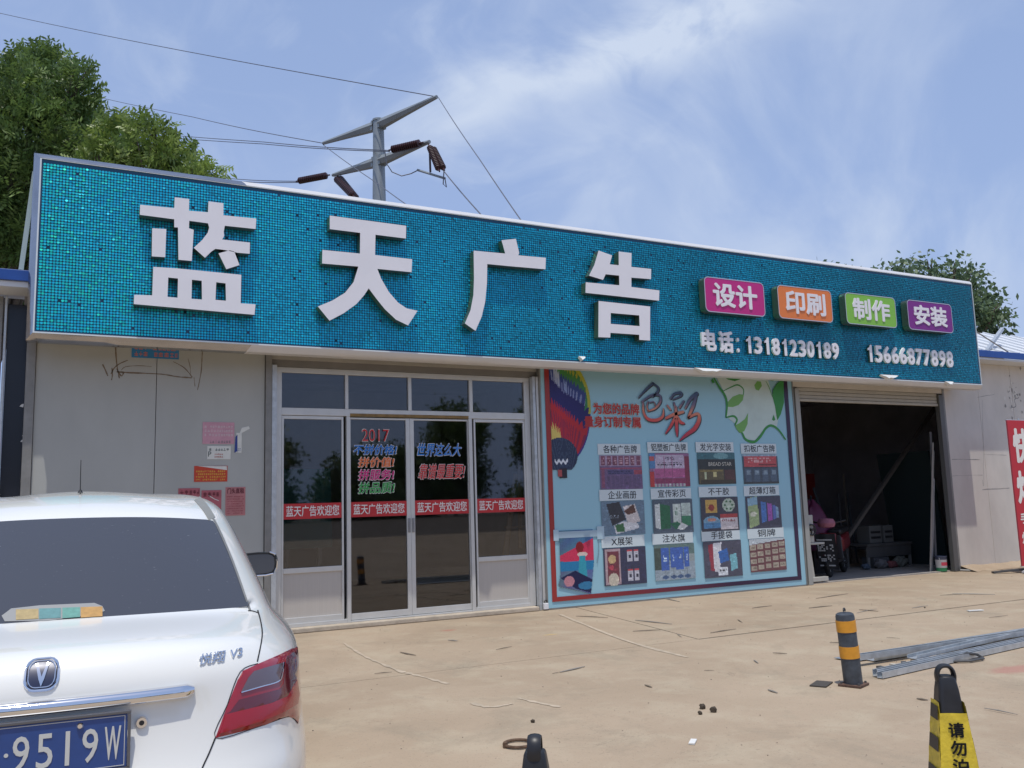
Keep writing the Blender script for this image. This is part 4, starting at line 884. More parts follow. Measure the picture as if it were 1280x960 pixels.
rows(o, x0 + .02, x1 - .02, z1 - .055, z1 - .005, 1, mat('dark_ink', (.12, .14, .13), .8), 5); rows(o, x0 + .08, x1 - .08, z0 + .02, z0 + .08, 2, mat('red_ink', (.45, .12, .1), .8), 6)
obj('printed_letter', text_mb('P', x0 + .01, x0 + .045, z0 + .03, z0 + .09, -.0065, 0, .03), mat('dark_ink', (0, 0, 0)), o)
o, x0, x1, z0, z1 = notice('torn_blue_flyer', 'narrow torn white and blue flyer right of the pink notice', (295.5, 541), (302, 566), PAPER)
obj('blue_edge', MB().add([(x0 - .02, -.0065, z0), (x0 + .015, -.0065, z0 + .02), (x0 + .012, -.0065, z1 - .02), (x0 - .01, -.0065, z1 - .05)], [(0, 1, 2, 3)]), mat('navy_ink', (.03, .06, .25), .6), o); rows(o, x0 + .01, x1 - .005, z0 + .005, z0 + .06, 3, mat('navy_ink', (0, 0, 0)), 7)
obj('torn_corner', MB().add([(x0 + .03, -.004, z1 - .02), (x1 + .02, -.004, z1 + .01), (x1 + .09, -.004, z1 + .05), (x1 + .08, -.004, z1 + .08), (x1, -.004, z1 + .06)], [(0, 1, 2, 3, 4)]), PAPER, o)
o, x0, x1, z0, z1 = notice('orange_notice', 'orange red notice with yellow rows and a torn white top edge', (242.8, 582.5), (284.2, 601.8), ORR)
rows(o, x0 + .02, x1 - .02, z0 + .015, z1 - .04, 4, mat('yellow_ink', (.72, .42, .05), .6), 8, .62)
obj('torn_edge', MB().add([(x0 + .03, -.0068, z1), (x1 - .01, -.0068, z1 - .005), (x1 - .005, -.0068, z1 - .05), (x0 + .2, -.0068, z1 - .025)], [(0, 1, 2, 3)]), PAPER, o)
o, x0, x1, z0, z1 = notice('red_notice', 'leftmost faded red notice, half hidden by the white car roof', (223, 610.5), (249.5, 642), FRED); rows(o, x0 + .02, x1 - .02, z1 - .07, z1 - .01, 1, mat('maroon_ink', (.12, .02, .03), .8), 9, .8); rows(o, x0 + .02, x1 - .02, z0 + .03, z1 - .10, 5, mat('maroon_ink', (0, 0, 0)), 10, .5)
o, x0, x1, z0, z1 = notice('red_notice', 'middle faded red notice with a torn white scratch', (252, 613), (276.5, 641), FRED); rows(o, x0 + .02, x1 - .02, z1 - .07, z1 - .01, 1, mat('maroon_ink', (0, 0, 0)), 11, .8)
obj('scratch', ribbon([(x0 + .08, z1 - .06), (x0 + .14, z1 - .10), (x0 + .19, z1 - .12)], .008, -.0068), PAPER, o)
o, x0, x1, z0, z1 = notice('red_notice', 'rightmost faded red notice with a dark heading, beside the door post', (282, 609), (306.5, 644), mat('pale_red_paper', (.46, .19, .19), .8, 0, .12, 7))
obj('heading', text_mb('门头直租', x0 + .02, x1 - .015, z1 - .075, z1 - .012, -.0065, 0, .03), mat('maroon_ink', (0, 0, 0)), o); rows(o, x0 + .015, x1 - .015, z0 + .02, z1 - .09, 8, mat('red_brown_ink', (.32, .06, .07), .8), 12, .5)
o, x0, x1, z0, z1 = notice('blue_plate', 'blue plate with two rows of red print under the sign', (165, 426), (223.5, 449.3), mat('plate_blue', (.03, .20, .42), .5, 0, .1, 6), 'sign')
rows(o, x0 + .03, x1 - .03, z0 + .02, z1 - .02, 2, mat('plate_red', (.50, .16, .14), .6), 13, .7)

# ================================================================== GARAGE SHUTTER
sh = thing('roller_shutter', 'cream roller shutter rolled up above the open workshop doorway', 'shutter', (12.6, 0, 3.1))
CREAM = mat('cream_shutter', (.42, .40, .35), .55, 0, .08, 5)
for i in range(3):
    obj('slat', MB().bb(10.88, 14.33, .02, .05, 3.005 + i * .062, 3.062 + i * .062), CREAM, sh, bevel=.008)
obj('bottom_rail', MB().bb(10.88, 14.33, .005, .06, 2.955, 3.0), CREAM, sh, bevel=.006)
obj('guide_rail', MB().bb(10.775, 10.87, -.035, .07, 0, 3.165), mat('guide_grey', (.36, .36, .33), .5, .2), sh, bevel=.005)
obj('guide_rail', MB().bb(14.335, 14.45, -.02, .07, 0, 3.165), mat('guide_dark', (.13, .13, .125), .5, .3), sh, bevel=.005)
obj('guide_foot', MB().tube([(14.44, -.04, .02), (14.52, -.18, .015), (14.62, -.16, .012)], .02, 6), TRIMG, sh)

# ================================================================== INSIDE THE WORKSHOP
def at_floor(px, py): return on_z(px, py, .012)
mc = thing('metal_stand', 'cream steel machine stand with a black hand wheel at the left jamb', 'machine', (10.98, .25, 0))
MCR = mat('machine_cream', (.42, .41, .37), .45, 0, .08, 8)
obj('post', MB().bar((11.02, .13, .03), (10.96, .13, .62), .07), MCR, mc, bevel=.006)
obj('head_plate', MB().bb(10.885, 11.09, .09, .13, .655, 1.10), MCR, mc, bevel=.01)
obj('table', MB().bb(10.9, 11.30, .08, .34, .62, .654), MCR, mc, bevel=.005)
obj('foot', MB().bb(10.92, 11.33, .08, .16, .03, .10), MCR, mc, bevel=.006)
wh = MB(); wc = Vector((11.01, .06, .86))
wh.tube([wc + Vector((.085 * math.cos(t), 0, .085 * math.sin(t))) for t in np.linspace(0, 2 * math.pi, 21)], .014, 6)
for k in range(3):
    t = k * 2.094 + .4; wh.bar(wc, wc + Vector((.08 * math.cos(t), 0, .08 * math.sin(t))), .015)
wh.lathe(wc + Vector((0, -.02, 0)), [(.022, 0), (.022, .045)], 10, axis='y')
obj('hand_wheel', wh, BLACK, mc, smooth=True)
obj('caster', MB().lathe((11.30, .16, .03), [(.028, -.012), (.028, .012)], 12, axis='y'), mat('caster_white', (.5, .5, .5), .5), mc)
# electric scooter, seen from the front
sc = thing('electric_scooter', 'dark red electric scooter with pink handlebar cover just inside the doorway', 'scooter', (11.9, .9, .012))
SRED = mat('scooter_red', (.16, .015, .02), .3, 0, .1, 5, coat=.4); SB = Vector((11.92, .62, .012)); dirv = Vector((.86, .51, 0)).normalized(); sd = Vector((dirv.y, -dirv.x, 0))
def sp(f, s_, z): return SB + dirv * f + sd * s_ + Vector((0, 0, z))
def wheel(mb_, c, r, w_, axd, seg=20):
    pts = []; axd = axd.normalized(); up = Vector((0, 0, 1)); fw = axd.cross(up)
    mb_.tube([c + (fw * math.cos(t) + up * math.sin(t)) * r for t in np.linspace(0, 2 * math.pi, seg + 1)], w_, 8, cap=False)
for f in (0.05, 1.2):
    mb = MB(); wheel(mb, sp(f, 0, .2), .16, .045, sd); o = obj('tyre', mb, BLACKM, sc, smooth=True)
    mb = MB(); 
    for k in range(5): t = k * 1.257; mb.bar(sp(f, 0, .2), sp(f + .13 * math.cos(t), 0, .2 + .13 * math.sin(t)), .02)
    obj('rim', mb, GALV, o)
obj('front_fairing', MB().add([sp(-.02, -.13, .42), sp(-.02, .13, .42), sp(.06, .16, .75), sp(.06, -.16, .75), sp(.16, -.12, .42), sp(.16, .12, .42), sp(.18, .13, .75), sp(.18, -.13, .75)], [(0, 1, 2, 3), (4, 5, 6, 7), (0, 1, 5, 4), (1, 2, 6, 5), (2, 3, 7, 6), (3, 0, 4, 7)]), SRED, sc, bevel=.03)
obj('leg_shield', MB().add([sp(.16, -.24, .30), sp(.16, .24, .30), sp(.20, .2, .72), sp(.20, -.2, .72), sp(.24, -.2, .28), sp(.24, .2, .28), sp(.26, .17, .70), sp(.26, -.17, .70)], [(0, 1, 2, 3), (4, 5, 6, 7), (0, 1, 5, 4), (1, 2, 6, 5), (2, 3, 7, 6), (3, 0, 4, 7)]), BLACK, sc, bevel=.02)
obj('footboard', MB().bar(sp(.22, 0, .27), sp(.72, 0, .27), .28, .06), BLACK, sc, bevel=.015)
obj('seat', MB().bar(sp(.66, 0, .74), sp(1.30, 0, .78), .24, .10), BLACK, sc, bevel=.04)
obj('body_cover', MB().bar(sp(.70, 0, .52), sp(1.35, 0, .60), .26, .30), SRED, sc, bevel=.07)
obj('mudguard', MB().bar(sp(-.10, 0, .38), sp(.16, 0, .40), .11, .05), SRED, sc, bevel=.02)
obj('handlebar', MB().tube([sp(.14, -.32, .96), sp(.10, -.12, .92), sp(.10, .12, .92), sp(.14, .32, .96)], .016, 8), BLACK, sc)
obj('headlight', MB().lathe(sp(.0, 0, .66), [(.05, -.02), (.06, .0), (.03, .03)], 14, axis='y'), mat('lamp_lens', (.4, .4, .42), .1), sc)
obj('handlebar_cover', MB().lathe(sp(.08, 0, .90), [(.04, -.06), (.13, -.045), (.155, .02), (.12, .09), (.04, .105)], 16), mat('pink_fabric', (.36, .13, .18), .8, 0, .2, 15), sc, smooth=True)
ap = thing('black_printed_apron', 'black apron with white print hanging over the scooter front', 'apron', (11.6, .55, .2))
pz = [(-.18, .74), (.16, .74), (.20, .12), (-.12, .14)]
mb = MB(); V = []; F = []
for j in range(9):
    for i in range(7):
        a = i / 6; b_ = j / 8; x = (pz[0][0] * (1 - a) + pz[1][0] * a) * (1 - b_) + (pz[3][0] * (1 - a) + pz[2][0] * a) * b_; z = .74 - .60 * b_
        p = sp(-.09 + .02 * math.sin(a * 9 + b_), x, z); V.append(p)
for j in range(8):
    for i in range(6): a = j * 7 + i; F.append((a, a + 1, a + 8, a + 7))
obj('cloth', mb.add(V, F), mat('apron_black', (.02, .02, .022), .8), ap, smooth=True)
pr3 = MB(); rp = random.Random(5)
for k, (zz1, zz0, nn_) in enumerate(((.66, .63, 1), (.57, .45, 2), (.40, .28, 2), (.23, .20, 1))):
    for g_ in range(nn_):
        for a_ in range(4 if nn_ == 2 else 1):
            for b_ in range(4 if nn_ == 2 else 1):
                if nn_ == 2 and rp.random() < .4: continue
                w2 = .28 / nn_; h2 = (zz1 - zz0) / (4 if nn_ == 2 else 1); u0 = -.14 + g_ * w2 + (b_ * w2 * .22 if nn_ == 2 else 0); u1 = u0 + (w2 * .19 if nn_ == 2 else w2 * .9); v0 = zz0 + a_ * h2; v1 = v0 + h2 * .75; sk = lambda u, v: sp(-.118, u + (.66 - v) * .08, v)
                pr3.add([sk(u0, v0), sk(u1, v0), sk(u1, v1), sk(u0, v1)], [(0, 1, 2, 3)])
obj('print', pr3, mat('grey_print', (.45, .45, .44), .7), ap)
cv = thing('magenta_cover', 'magenta rain cape draped in a peak behind the machine stand', 'cover', (12.1, 1.3, 0))
mb = MB(); cc = Vector((12.45, 1.40, 0)); V = []; F = []
for j, (r_, z_) in enumerate(((.04, 1.32), (.16, 1.22), (.30, 1.02), (.38, .80), (.42, .55), (.44, .45))):
    for i in range(18):
        t = i / 18 * 2 * math.pi; rr = r_ * (1 + .16 * math.sin(5 * t + j) + .08 * math.sin(9 * t)); V.append(cc + Vector((rr * math.cos(t), rr * .7 * math.sin(t), z_ + .03 * math.sin(3 * t))))
for j in range(5):
    for i in range(18): F.append((j * 18 + i, j * 18 + (i + 1) % 18, (j + 1) * 18 + (i + 1) % 18, (j + 1) * 18 + i))
obj('cape', mb.add(V, F + [tuple(range(18))]), mat('magenta_cloth', (.11, .008, .05), .55, 0, .15, 6), cv, smooth=True)
obj('support', MB().bb(12.3, 12.6, 1.3, 1.5, .012, .5), BLACKM, cv)
# bench with boxes, brace, leaning strips, bucket
bn = thing('work_bench', 'low grey work bench deep inside the workshop', 'bench', (14.4, 1.6, .012))
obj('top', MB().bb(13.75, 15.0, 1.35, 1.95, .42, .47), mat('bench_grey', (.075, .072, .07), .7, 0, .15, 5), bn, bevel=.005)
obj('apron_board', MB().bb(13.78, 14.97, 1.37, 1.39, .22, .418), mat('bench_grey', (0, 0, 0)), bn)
for a in (13.8, 14.95):
    for b in (1.4, 1.9): obj('leg', MB().bb(a - .025, a + .025, b - .02, b + .02, .012, .42), TRIMG, bn)
for k, (a, w_) in enumerate(((13.95, .32), (14.34, .26))):
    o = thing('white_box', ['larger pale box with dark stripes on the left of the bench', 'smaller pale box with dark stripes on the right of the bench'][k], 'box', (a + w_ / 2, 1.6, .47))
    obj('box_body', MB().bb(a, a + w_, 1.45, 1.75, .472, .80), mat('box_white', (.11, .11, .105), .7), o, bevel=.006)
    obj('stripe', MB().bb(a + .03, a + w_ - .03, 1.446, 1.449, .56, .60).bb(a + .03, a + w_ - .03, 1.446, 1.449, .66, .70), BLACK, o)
o = obj('wooden_brace', MB().bar(on_y(1040, 700, 1.25), on_y(1172, 505, 1.25), .07, .06), mat('brace_wood', (.07, .062, .055), .8)); tag(o, 'long diagonal timber brace rising to the right inside the workshop', 'beam')
for k, (a, b, c, d) in enumerate(((13.05, 13.95, 1.45, 2.0), (12.75, 13.02, 1.3, 1.9))):
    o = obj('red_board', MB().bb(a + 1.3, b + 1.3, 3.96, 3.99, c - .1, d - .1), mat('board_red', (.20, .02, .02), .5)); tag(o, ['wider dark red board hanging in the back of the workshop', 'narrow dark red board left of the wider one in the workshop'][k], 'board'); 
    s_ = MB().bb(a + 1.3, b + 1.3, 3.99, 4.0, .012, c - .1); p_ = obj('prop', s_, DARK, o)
o = obj('interior_partition', MB().bb(13.2, 15.0, 4.02, 4.08, .012, 3.0), INWALL); tag(o, 'dim partition wall at the back of the workshop', 'partition')
o = obj('dark_sheet', MB().bar((15.3, 1.4, .012), (15.0, 1.4, 2.2), .05, 1.2, up=(0, 1, 0)), mat('dark_green_sheet', (.012, .026, .028), .7)); tag(o, 'dark green sheet leaning inside the workshop behind the strips', 'board')
for k, (xb, xt, w_, zt_, mm, lb) in enumerate(((13.98, 14.27, .03, 2.3, (.38, .36, .33), 'leftmost thin pale strip leaning in the doorway'), (14.03, 14.29, .035, 2.15, (.30, .29, .28), 'second thin strip from the left in the doorway'), (14.10, 14.25, .045, 1.65, (.36, .36, .37), 'short grey strip leaning behind the paint bucket'), (14.26, 14.31, .05, 2.5, (.18, .18, .19), 'dark strip standing against the right shutter guide'))):
    o = obj('leaning_strip', MB().bar((xb, .22 + .03 * k, .012), (xt, .14 + .02 * k, zt_), w_, .012), mat('strip_%d' % k, mm, .5, .2, .1, 6)); tag(o, lb, 'strip', 'strips leaning in the doorway')
for k in range(9):
    x = 13.3 + k * .19 + random.uniform(-.05, .05); h_ = random.uniform(.25, .75); o = obj('metal_rod', MB().bar((x, 2.6, .012), (x + random.uniform(-.3, .4), 2.9, .9 + h_ * 1.6), random.uniform(.02, .06), .02), mat('rod_%d' % (k % 3), ((.08, .08, .085), (.10, .085, .07), (.05, .06, .07))[k % 3], .6)); tag(o, 'dim rod leaning in the clutter behind the bench', 'rod', 'rods leaning behind the bench')
for k, (x, y_, z_, r_) in enumerate(((13.95, 1.25, .09, .09), (14.2, 1.2, .07, .07), (13.6, 1.3, .06, .06), (14.5, 1.25, .10, .10))):
    bm = bmesh.new(); bmesh.ops.create_icosphere(bm, subdivisions=3, radius=r_)
    for v in bm.verts: v.co *= 1 + .25 * math.sin(v.co.x * 60 + k) * math.cos(v.co.z * 50 + v.co.y * 40); v.co.x *= 1.6
    mb = MB().add([v.co + Vector((x, y_, z_ + .012)) for v in bm.verts], [tuple(v.index for v in f.verts) for f in bm.faces]); bm.free()
    o = obj('rag_bundle', mb, mat('rag_%d' % k, ((.13, .12, .12), (.16, .05, .05), (.07, .09, .12), (.12, .12, .10))[k], .9), smooth=True); tag(o, ['grey rag bundle before the bench', 'dull red rag bundle before the bench', 'small blue rag bundle at the left bench leg', 'largest rag bundle on the workshop floor'][k], 'rags')
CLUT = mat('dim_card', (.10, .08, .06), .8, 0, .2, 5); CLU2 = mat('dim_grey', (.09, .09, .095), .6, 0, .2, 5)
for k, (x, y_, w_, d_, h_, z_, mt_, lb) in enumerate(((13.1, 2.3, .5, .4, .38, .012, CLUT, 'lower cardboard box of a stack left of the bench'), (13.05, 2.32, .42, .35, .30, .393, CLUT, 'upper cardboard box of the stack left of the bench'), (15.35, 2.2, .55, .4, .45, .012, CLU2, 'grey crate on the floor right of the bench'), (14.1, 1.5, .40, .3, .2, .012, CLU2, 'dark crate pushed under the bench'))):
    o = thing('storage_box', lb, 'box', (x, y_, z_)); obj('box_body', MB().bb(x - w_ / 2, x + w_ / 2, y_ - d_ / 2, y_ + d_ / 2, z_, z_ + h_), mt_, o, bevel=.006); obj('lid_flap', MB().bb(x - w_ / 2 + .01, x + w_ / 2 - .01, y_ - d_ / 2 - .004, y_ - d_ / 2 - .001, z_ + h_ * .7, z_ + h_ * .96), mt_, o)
for k, (x, r_, h_, c_) in enumerate(((12.55, .07, 1.3, (.12, .12, .13)), (12.75, .055, 1.5, (.10, .03, .03)), (12.95, .065, 1.15, (.05, .07, .10)))):
    o = obj('vinyl_roll', MB().tube([(x, 3.0, .012), (x + .05, 3.25, h_)], r_, 14), mat('roll_%d' % k, c_, .5)); tag(o, ['grey roll of film standing at the back left of the workshop', 'tall dark red roll of film between the grey and the blue one', 'short dark blue roll of film standing right of the red one'][k], 'roll')
bk = thing('paint_bucket', 'white and green paint bucket with red print beside the right jamb', 'bucket', (14.17, .13, .012))
obj('bucket_body', MB().lathe((14.17, .13, .012), [(.088, 0), (.092, .06), (.0925, .061), (.096, .20), (.0965, .201), (.098, .245), (.103, .25), (.103, .265), (.096, .265), (.094, .24)], 20, mis=[1, 1, 0, 0, 2, 2, 2, 2, 2, 2]), [mat('bucket_white', (.6, .6, .6), .4), mat('bucket_green', (.03, .25, .10), .4), mat('bucket_dark', (.05, .06, .10), .4)], bk, smooth=True)
p = MB(); p.add([(14.17 + .0965 * math.sin(t), .13 - .0965 * math.cos(t), z) for t in np.linspace(-.9, .5, 6) for z in (.11, .17)], [(2 * i, 2 * i + 1, 2 * i + 3, 2 * i + 2) for i in range(5)])
obj('red_print', p, mat('bucket_red', (.5, .05, .08), .4), bk)
obj('handle', MB().tube([Vector((14.17 + .1 * math.cos(t), .13 - .04, .25 + .06 * math.sin(t) * -1)) for t in np.linspace(0, math.pi, 9)], .004, 5), WEDGE, bk)

# ================================================================== RED BANNER ON THE RIGHT
bn = thing('red_banner', 'tall red standing banner with white characters at the right edge', 'banner', (15.2, -1.0, 0))
yb = -1.0; _a = on_y(1258, 525, yb); _b2 = on_y(1276, 708, yb); bx0 = (_a.x + _b2.x) / 2; bx1 = bx0 + .80; bz0, bz1 = _b2.z, _a.z
obj('banner_cloth', MB().bb(bx0, bx1, yb, yb + .004, bz0, bz1), mat('banner_red', (.50, .02, .03), .5, 0, .04, 3), bn)
obj('hem', MB().bb(bx0, bx0 + .03, yb - .002, yb - .001, bz0, bz1), mat('hem_red', (.25, .01, .02), .5), bn)
for ch, pa, pb, w_ in (('快', (1264, 535), (1268, 579), .50), ('炒', (1269, 588), (1273, 630), .50), ('手', (1275, 641), (1276, 655), .24), ('炒', (1277, 665), (1278, 680), .25)):
    q1, q2 = on_y(*pa, yb - .003), on_y(*pb, yb - .003)
    obj('character', text_mb(ch, q1.x, q1.x + w_, q2.z, q1.z, yb - .003, 0, .04), mat('banner_white', (.78, .74, .68), .5), bn)
obj('pole', MB().tube([(bx0 + .40, yb + .03, .05), (bx0 + .40, yb + .03, bz1 + .04)], .014, 8), GALV, bn)
obj('top_rod', MB().tube([(bx0, yb + .01, bz1), (bx1, yb + .01, bz1)], .010, 6), GALV, bn)
obj('bottom_rod', MB().tube([(bx0, yb + .01, bz0), (bx1, yb + .01, bz0)], .010, 6), GALV, bn)
IRON = mat('dark_iron', (.10, .10, .10), .6, .4, .2, 8)
for q in ((-.62, .28), (.75, .4), (-.35, -.10), (.7, -.25)):
    obj('foot', MB().bar((bx0 + .25, yb + .02, .06), (bx0 + .25 + q[0], yb + q[1], .02), .07, .03), GALV if q[1] < .1 else IRON, bn)
obj('base_hub', MB().lathe((bx0 + .22, yb, 0), [(.09, .01), (.08, .05), (.03, .07), (.025, .16)], 12), IRON, bn)

# ================================================================== BOLLARD
bc = on_z(1067, 857); bo = thing('bollard', 'leaning steel bollard with two yellow bands', 'bollard', (bc.x, bc.y, 0))
lean = Vector((-.035, 0, .53)); ax = lean.normalized()
rot = Vector((0, 0, 1)).rotation_difference(ax).to_matrix()
def col_seg(z0, z1, r, n_=28, dome=False):
    mb = MB(); pr2 = [(r, z0), (r, z1)]
    if dome: pr2 = [(r, z0), (r, z1 - .025), (r * .93, z1 - .008), (r * .75, z1)]
    mb.lathe((0, 0, 0), pr2, n_); mb.v = [tuple(rot @ Vector(v) + Vector((bc.x, bc.y, 0))) for v in mb.v]; return mb
BG = mat('bollard_grey', (.055, .065, .078), .5, .1, .35, 14, .1, 40); BY = mat('bollard_yellow', (.68, .30, .025), .5, 0, .14, 14)
obj('post', col_seg(.018, .53, .068, dome=True), BG, bo, smooth=True)
obj('yellow_band', col_seg(.395, .478, .0715), BY, bo, smooth=True); obj('yellow_band', col_seg(.205, .29, .0715), BY, bo, smooth=True)
obj('eye_lug', MB().tube([Vector((bc.x - .035 + .008 * math.cos(t), bc.y, .55 + .013 * math.sin(t))) for t in np.linspace(-.8, 4, 9)], .006, 6), IRON, bo)
obj('base_plate', MB().box((bc.x, bc.y, .009), (.17, .17, .018), Matrix.Rotation(.35, 3, 'Z')), mat('rusty_plate', (.12, .07, .05), .8, .2, .4, 12, .3, 30), bo, bevel=.004)
for a, b in ((.065, .065), (-.065, -.065), (.065, -.065), (-.065, .065)):
    p = Matrix.Rotation(.35, 3, 'Z') @ Vector((a, b, 0)); obj('bolt', MB().lathe((bc.x + p.x, bc.y + p.y, .018), [(.009, 0), (.009, .012)], 6), IRON, bo)
o = obj('flat_steel_scrap', MB().box((bc.x - .16, bc.y + .16, .006), (.2, .12, .008), Matrix.Rotation(.5, 3, 'Z')), mat('dark_scrap', (.07, .06, .05), .7)); tag(o, 'dark flat metal plate lying behind the leaning bollard', 'metal scrap')

# ================================================================== PARKING CONES
def cone(loc, rz, label, words):
    t = thing('parking_cone', label, 'cone', loc, rz, 'no parking cones')
    # square tapered body: half width w(z)
    def ring(z, w, ch): return [(w, -w + ch, z), (w, w - ch, z), (w - ch, w, z), (-w + ch, w, z), (-w, w - ch, z), (-w, -w + ch, z), (-w + ch, -w, z), (w - ch, -w, z)]
    def wz(z): return .040 + (.60 - z) * .097
    prof = [(.03, wz(.03)), (.2, wz(.2)), (.4, wz(.4)), (.60, wz(.60)), (.642, .034), (.655, .028)]
    V = []; F = []
    for z, w in prof: V += ring(z, w, .010 if z < .61 else .012)
    for i in range(len(prof) - 1):
        for k in range(8): F.append((i * 8 + k, i * 8 + (k + 1) % 8, (i + 1) * 8 + (k + 1) % 8, (i + 1) * 8 + k))
    F += [tuple(reversed(range(8))), tuple((len(prof) - 1) * 8 + k for k in range(8))]
    obj('cone_body', MB().add(V, F), BLACK, t, local=True, bevel=.006, smooth=True)
    obj('cone_base', MB().bb(-.19, .19, -.19, .19, .0, .032), BLACK, t, local=True, bevel=.012)
    hp = [(-.031, 0, .63), (-.033, 0, .655), (-.027, 0, .677), (-.015, 0, .689), (0, 0, .692), (.015, 0, .689), (.027, 0, .677), (.033, 0, .655), (.031, 0, .63)]
    h = MB(); V = []
    for i, p in enumerate(smooth_line(hp, 3)): V.append(Vector(p))
    mbh = MB()
    for i in range(len(V) - 1): mbh.tube([V[i], V[i + 1]], .0135, 8)
    n_ = len(V); mbh = MB(); Vv = []; Ff = []
    for i, p in enumerate(V):
        d = (V[min(i + 1, n_ - 1)] - V[max(i - 1, 0)]).normalized(); b = Vector((0, 1, 0)); a = d.cross(b)
        for k in range(10):
            tt = 2 * math.pi * k / 10; Vv.append(p + a * math.cos(tt) * .0085 + b * math.sin(tt) * .022)
    for i in range(n_ - 1):
        for k in range(10): Ff.append((i * 10 + k, i * 10 + (k + 1) % 10, (i + 1) * 10 + (k + 1) % 10, (i + 1) * 10 + k))
    obj('handle', mbh.add(Vv, Ff), BLACK, t, local=True, smooth=True)
    # reflective sleeve: front/back yellow faces with black characters, sides with black and yellow bars
    SY = mat('sleeve_yellow', (.62, .46, .035), .45, 0, .16, 25, .15, 60); SK = mat('sleeve_black', (.015, .015, .015), .5)
    def face(z, w, u, side, e=.004):   # point on a side of the pyramid, u in -1..1
        w2 = wz(z) + e
        return {0: (u * w, -w2, z), 1: (w2, u * w, z), 2: (-u * w, w2, z), 3: (-w2, -u * w, z)}[side]
    for side in range(4):
        zt_ = .515 if side % 2 == 0 else .555; zb_ = .10
        ns = 9; V = []; F = []
        for i in range(ns + 1):
            z = zb_ + (zt_ - zb_) * i / ns; w = wz(z) + .004
            for u in np.linspace(-1, 1, 5): V.append(face(z, w, u, side, .004 + .0025 * math.sin(z * 60 + u * 3 + side)))
        for i in range(ns):
            for k in range(4): F.append((i * 5 + k, i * 5 + k + 1, i * 5 + k + 6, i * 5 + k + 5))
        sl_ = obj('sleeve_panel', MB().add(V, F), SY, t, local=True, smooth=True)
        if side % 2 == 1:
            for b in range(4):
                z0 = .485 - b * .12; z1 = z0 + .055; mbb = MB()
                mbb.add([face(z0, wz(z0) * .88, -1, side, .0085), face(z0, wz(z0) * .88, 1, side, .0085), face(z1, wz(z1) * .88, 1, side, .0085), face(z1, wz(z1) * .88, -1, side, .0085)], [(0, 1, 2, 3)])
                obj('black_bar', mbb, SK, sl_, local=True)
        elif words:
            for j, ch in enumerate(words):
                zc = .452 - j * .068; q = text_mb(ch, -.028, .034, zc - .029, zc + .029, 0, 0, .035); mbb = MB()
                mbb.add([face(v[2], 1, v[0], side, .0085) for v in q.v], q.f); obj('character', mbb, SK, sl_, local=True)
    return t
cR = at_depth(1180, 828, 3.65); cL = at_depth(668, 916, 2.73)
dR = math.atan2(-(cR - CAM).x, (cR - CAM).y); dL = math.atan2(-(cL - CAM).x, (cL - CAM).y)
cone((cR.x, cR.y, 0), dR + math.radians(18), 'black cone with yellow sleeve reading no parking at the lower right', '请勿泊车')
cone((cL.x, cL.y, 0), dL + math.radians(84), 'black cone seen side on at the bottom centre, beside the rusty ring', '请勿泊车')

# ================================================================== STEEL SECTIONS, RING, LITTER
def cchan(p, q, w, h, label, lip=True):
    p, q = Vector(p), Vector(q); d = (q - p).normalized(); r = Vector((d.y, -d.x, 0)); t = .003; V = []; F = []
    sec = [(-w / 2, 0), (w / 2, 0), (w / 2, h), (w / 2 - .012, h), (w / 2 - .012, h - t), (w / 2 - t, h - t), (w / 2 - t, t), (-w / 2 + t, t), (-w / 2 + t, h - t), (-w / 2 + .012, h - t), (-w / 2 + .012, h), (-w / 2, h)]
    for P in (p, q):
        for a, b in sec: V.append(P + r * a + Vector((0, 0, b)))
    n_ = len(sec)
    for k in range(n_): F.append((k, (k + 1) % n_, n_ + (k + 1) % n_, n_ + k))
    F += [tuple(reversed(range(n_))), tuple(n_ + k for k in range(n_))]
    o = obj('steel_channel', MB().add(V, F), GALV); tag(o, label, 'steel channel', 'galvanised steel channels lying on the yard'); return o
A = on_z(1073, 832); B = on_z(1300, 797); dAB = (B - A).normalized()
cchan((A.x, A.y, .045), A + dAB * 5 + Vector((0, 0, .045)), .06, .045, 'foremost left ended steel channel whose end touches the bollard')
cchan((A.x + .25, A.y + .10, .002), A + dAB * 5.2 + Vector((.25, .10, .002)), .10, .045, 'flat lying steel channel just behind the one at the bollard')
C1 = on_z(1100, 848); D1 = on_z(1300, 803); dc = (D1 - C1).normalized()
cchan((C1.x, C1.y, .002), C1 + dc * 4.5 + Vector((0, 0, .002)), .05, .045, 'nearest steel channel with an open square end')
cchan((C1.x + .02, C1.y + .06, .006), C1 + dc * 4.4 + Vector((.0, .06, .004)), .045, .05, 'steel channel second nearest, against the open ended one')
cchan((C1.x + .65, C1.y + .22, .05), C1 + dc * 5 + Vector((.0, .30, .05)), .09, .03, 'raised steel channel above the middle of the pile')
o = obj('galvanised_sheet', MB().bar(A + Vector((.1, .24, .006)), A + dAB * 5 + Vector((.1, .36, .012)), .22, .003), mat('dull_sheet', (.33, .37, .40), .5, .5, .2, 6)); tag(o, 'flat strip of dull galvanised sheet behind the channels', 'metal sheet')
for k in range(6):
    p = on_z(1105 + k * 16 + random.uniform(-4, 4), 840 - k * 3, .004); o = obj('packing_block', MB().box((p.x, p.y + .04, .022), (.07, .04, .04), Matrix.Rotation(random.random() * 3, 3, 'Z')), mat('pale_chip', (.48, .43, .34), .8) if k % 2 else IRON); tag(o, ['leftmost', 'second from left', 'third from left', 'fourth from left', 'fifth from left', 'rightmost'][k] + (' pale' if k % 2 else ' dark') + ' packing block among the steel channels', 'block', 'packing blocks under the channels')
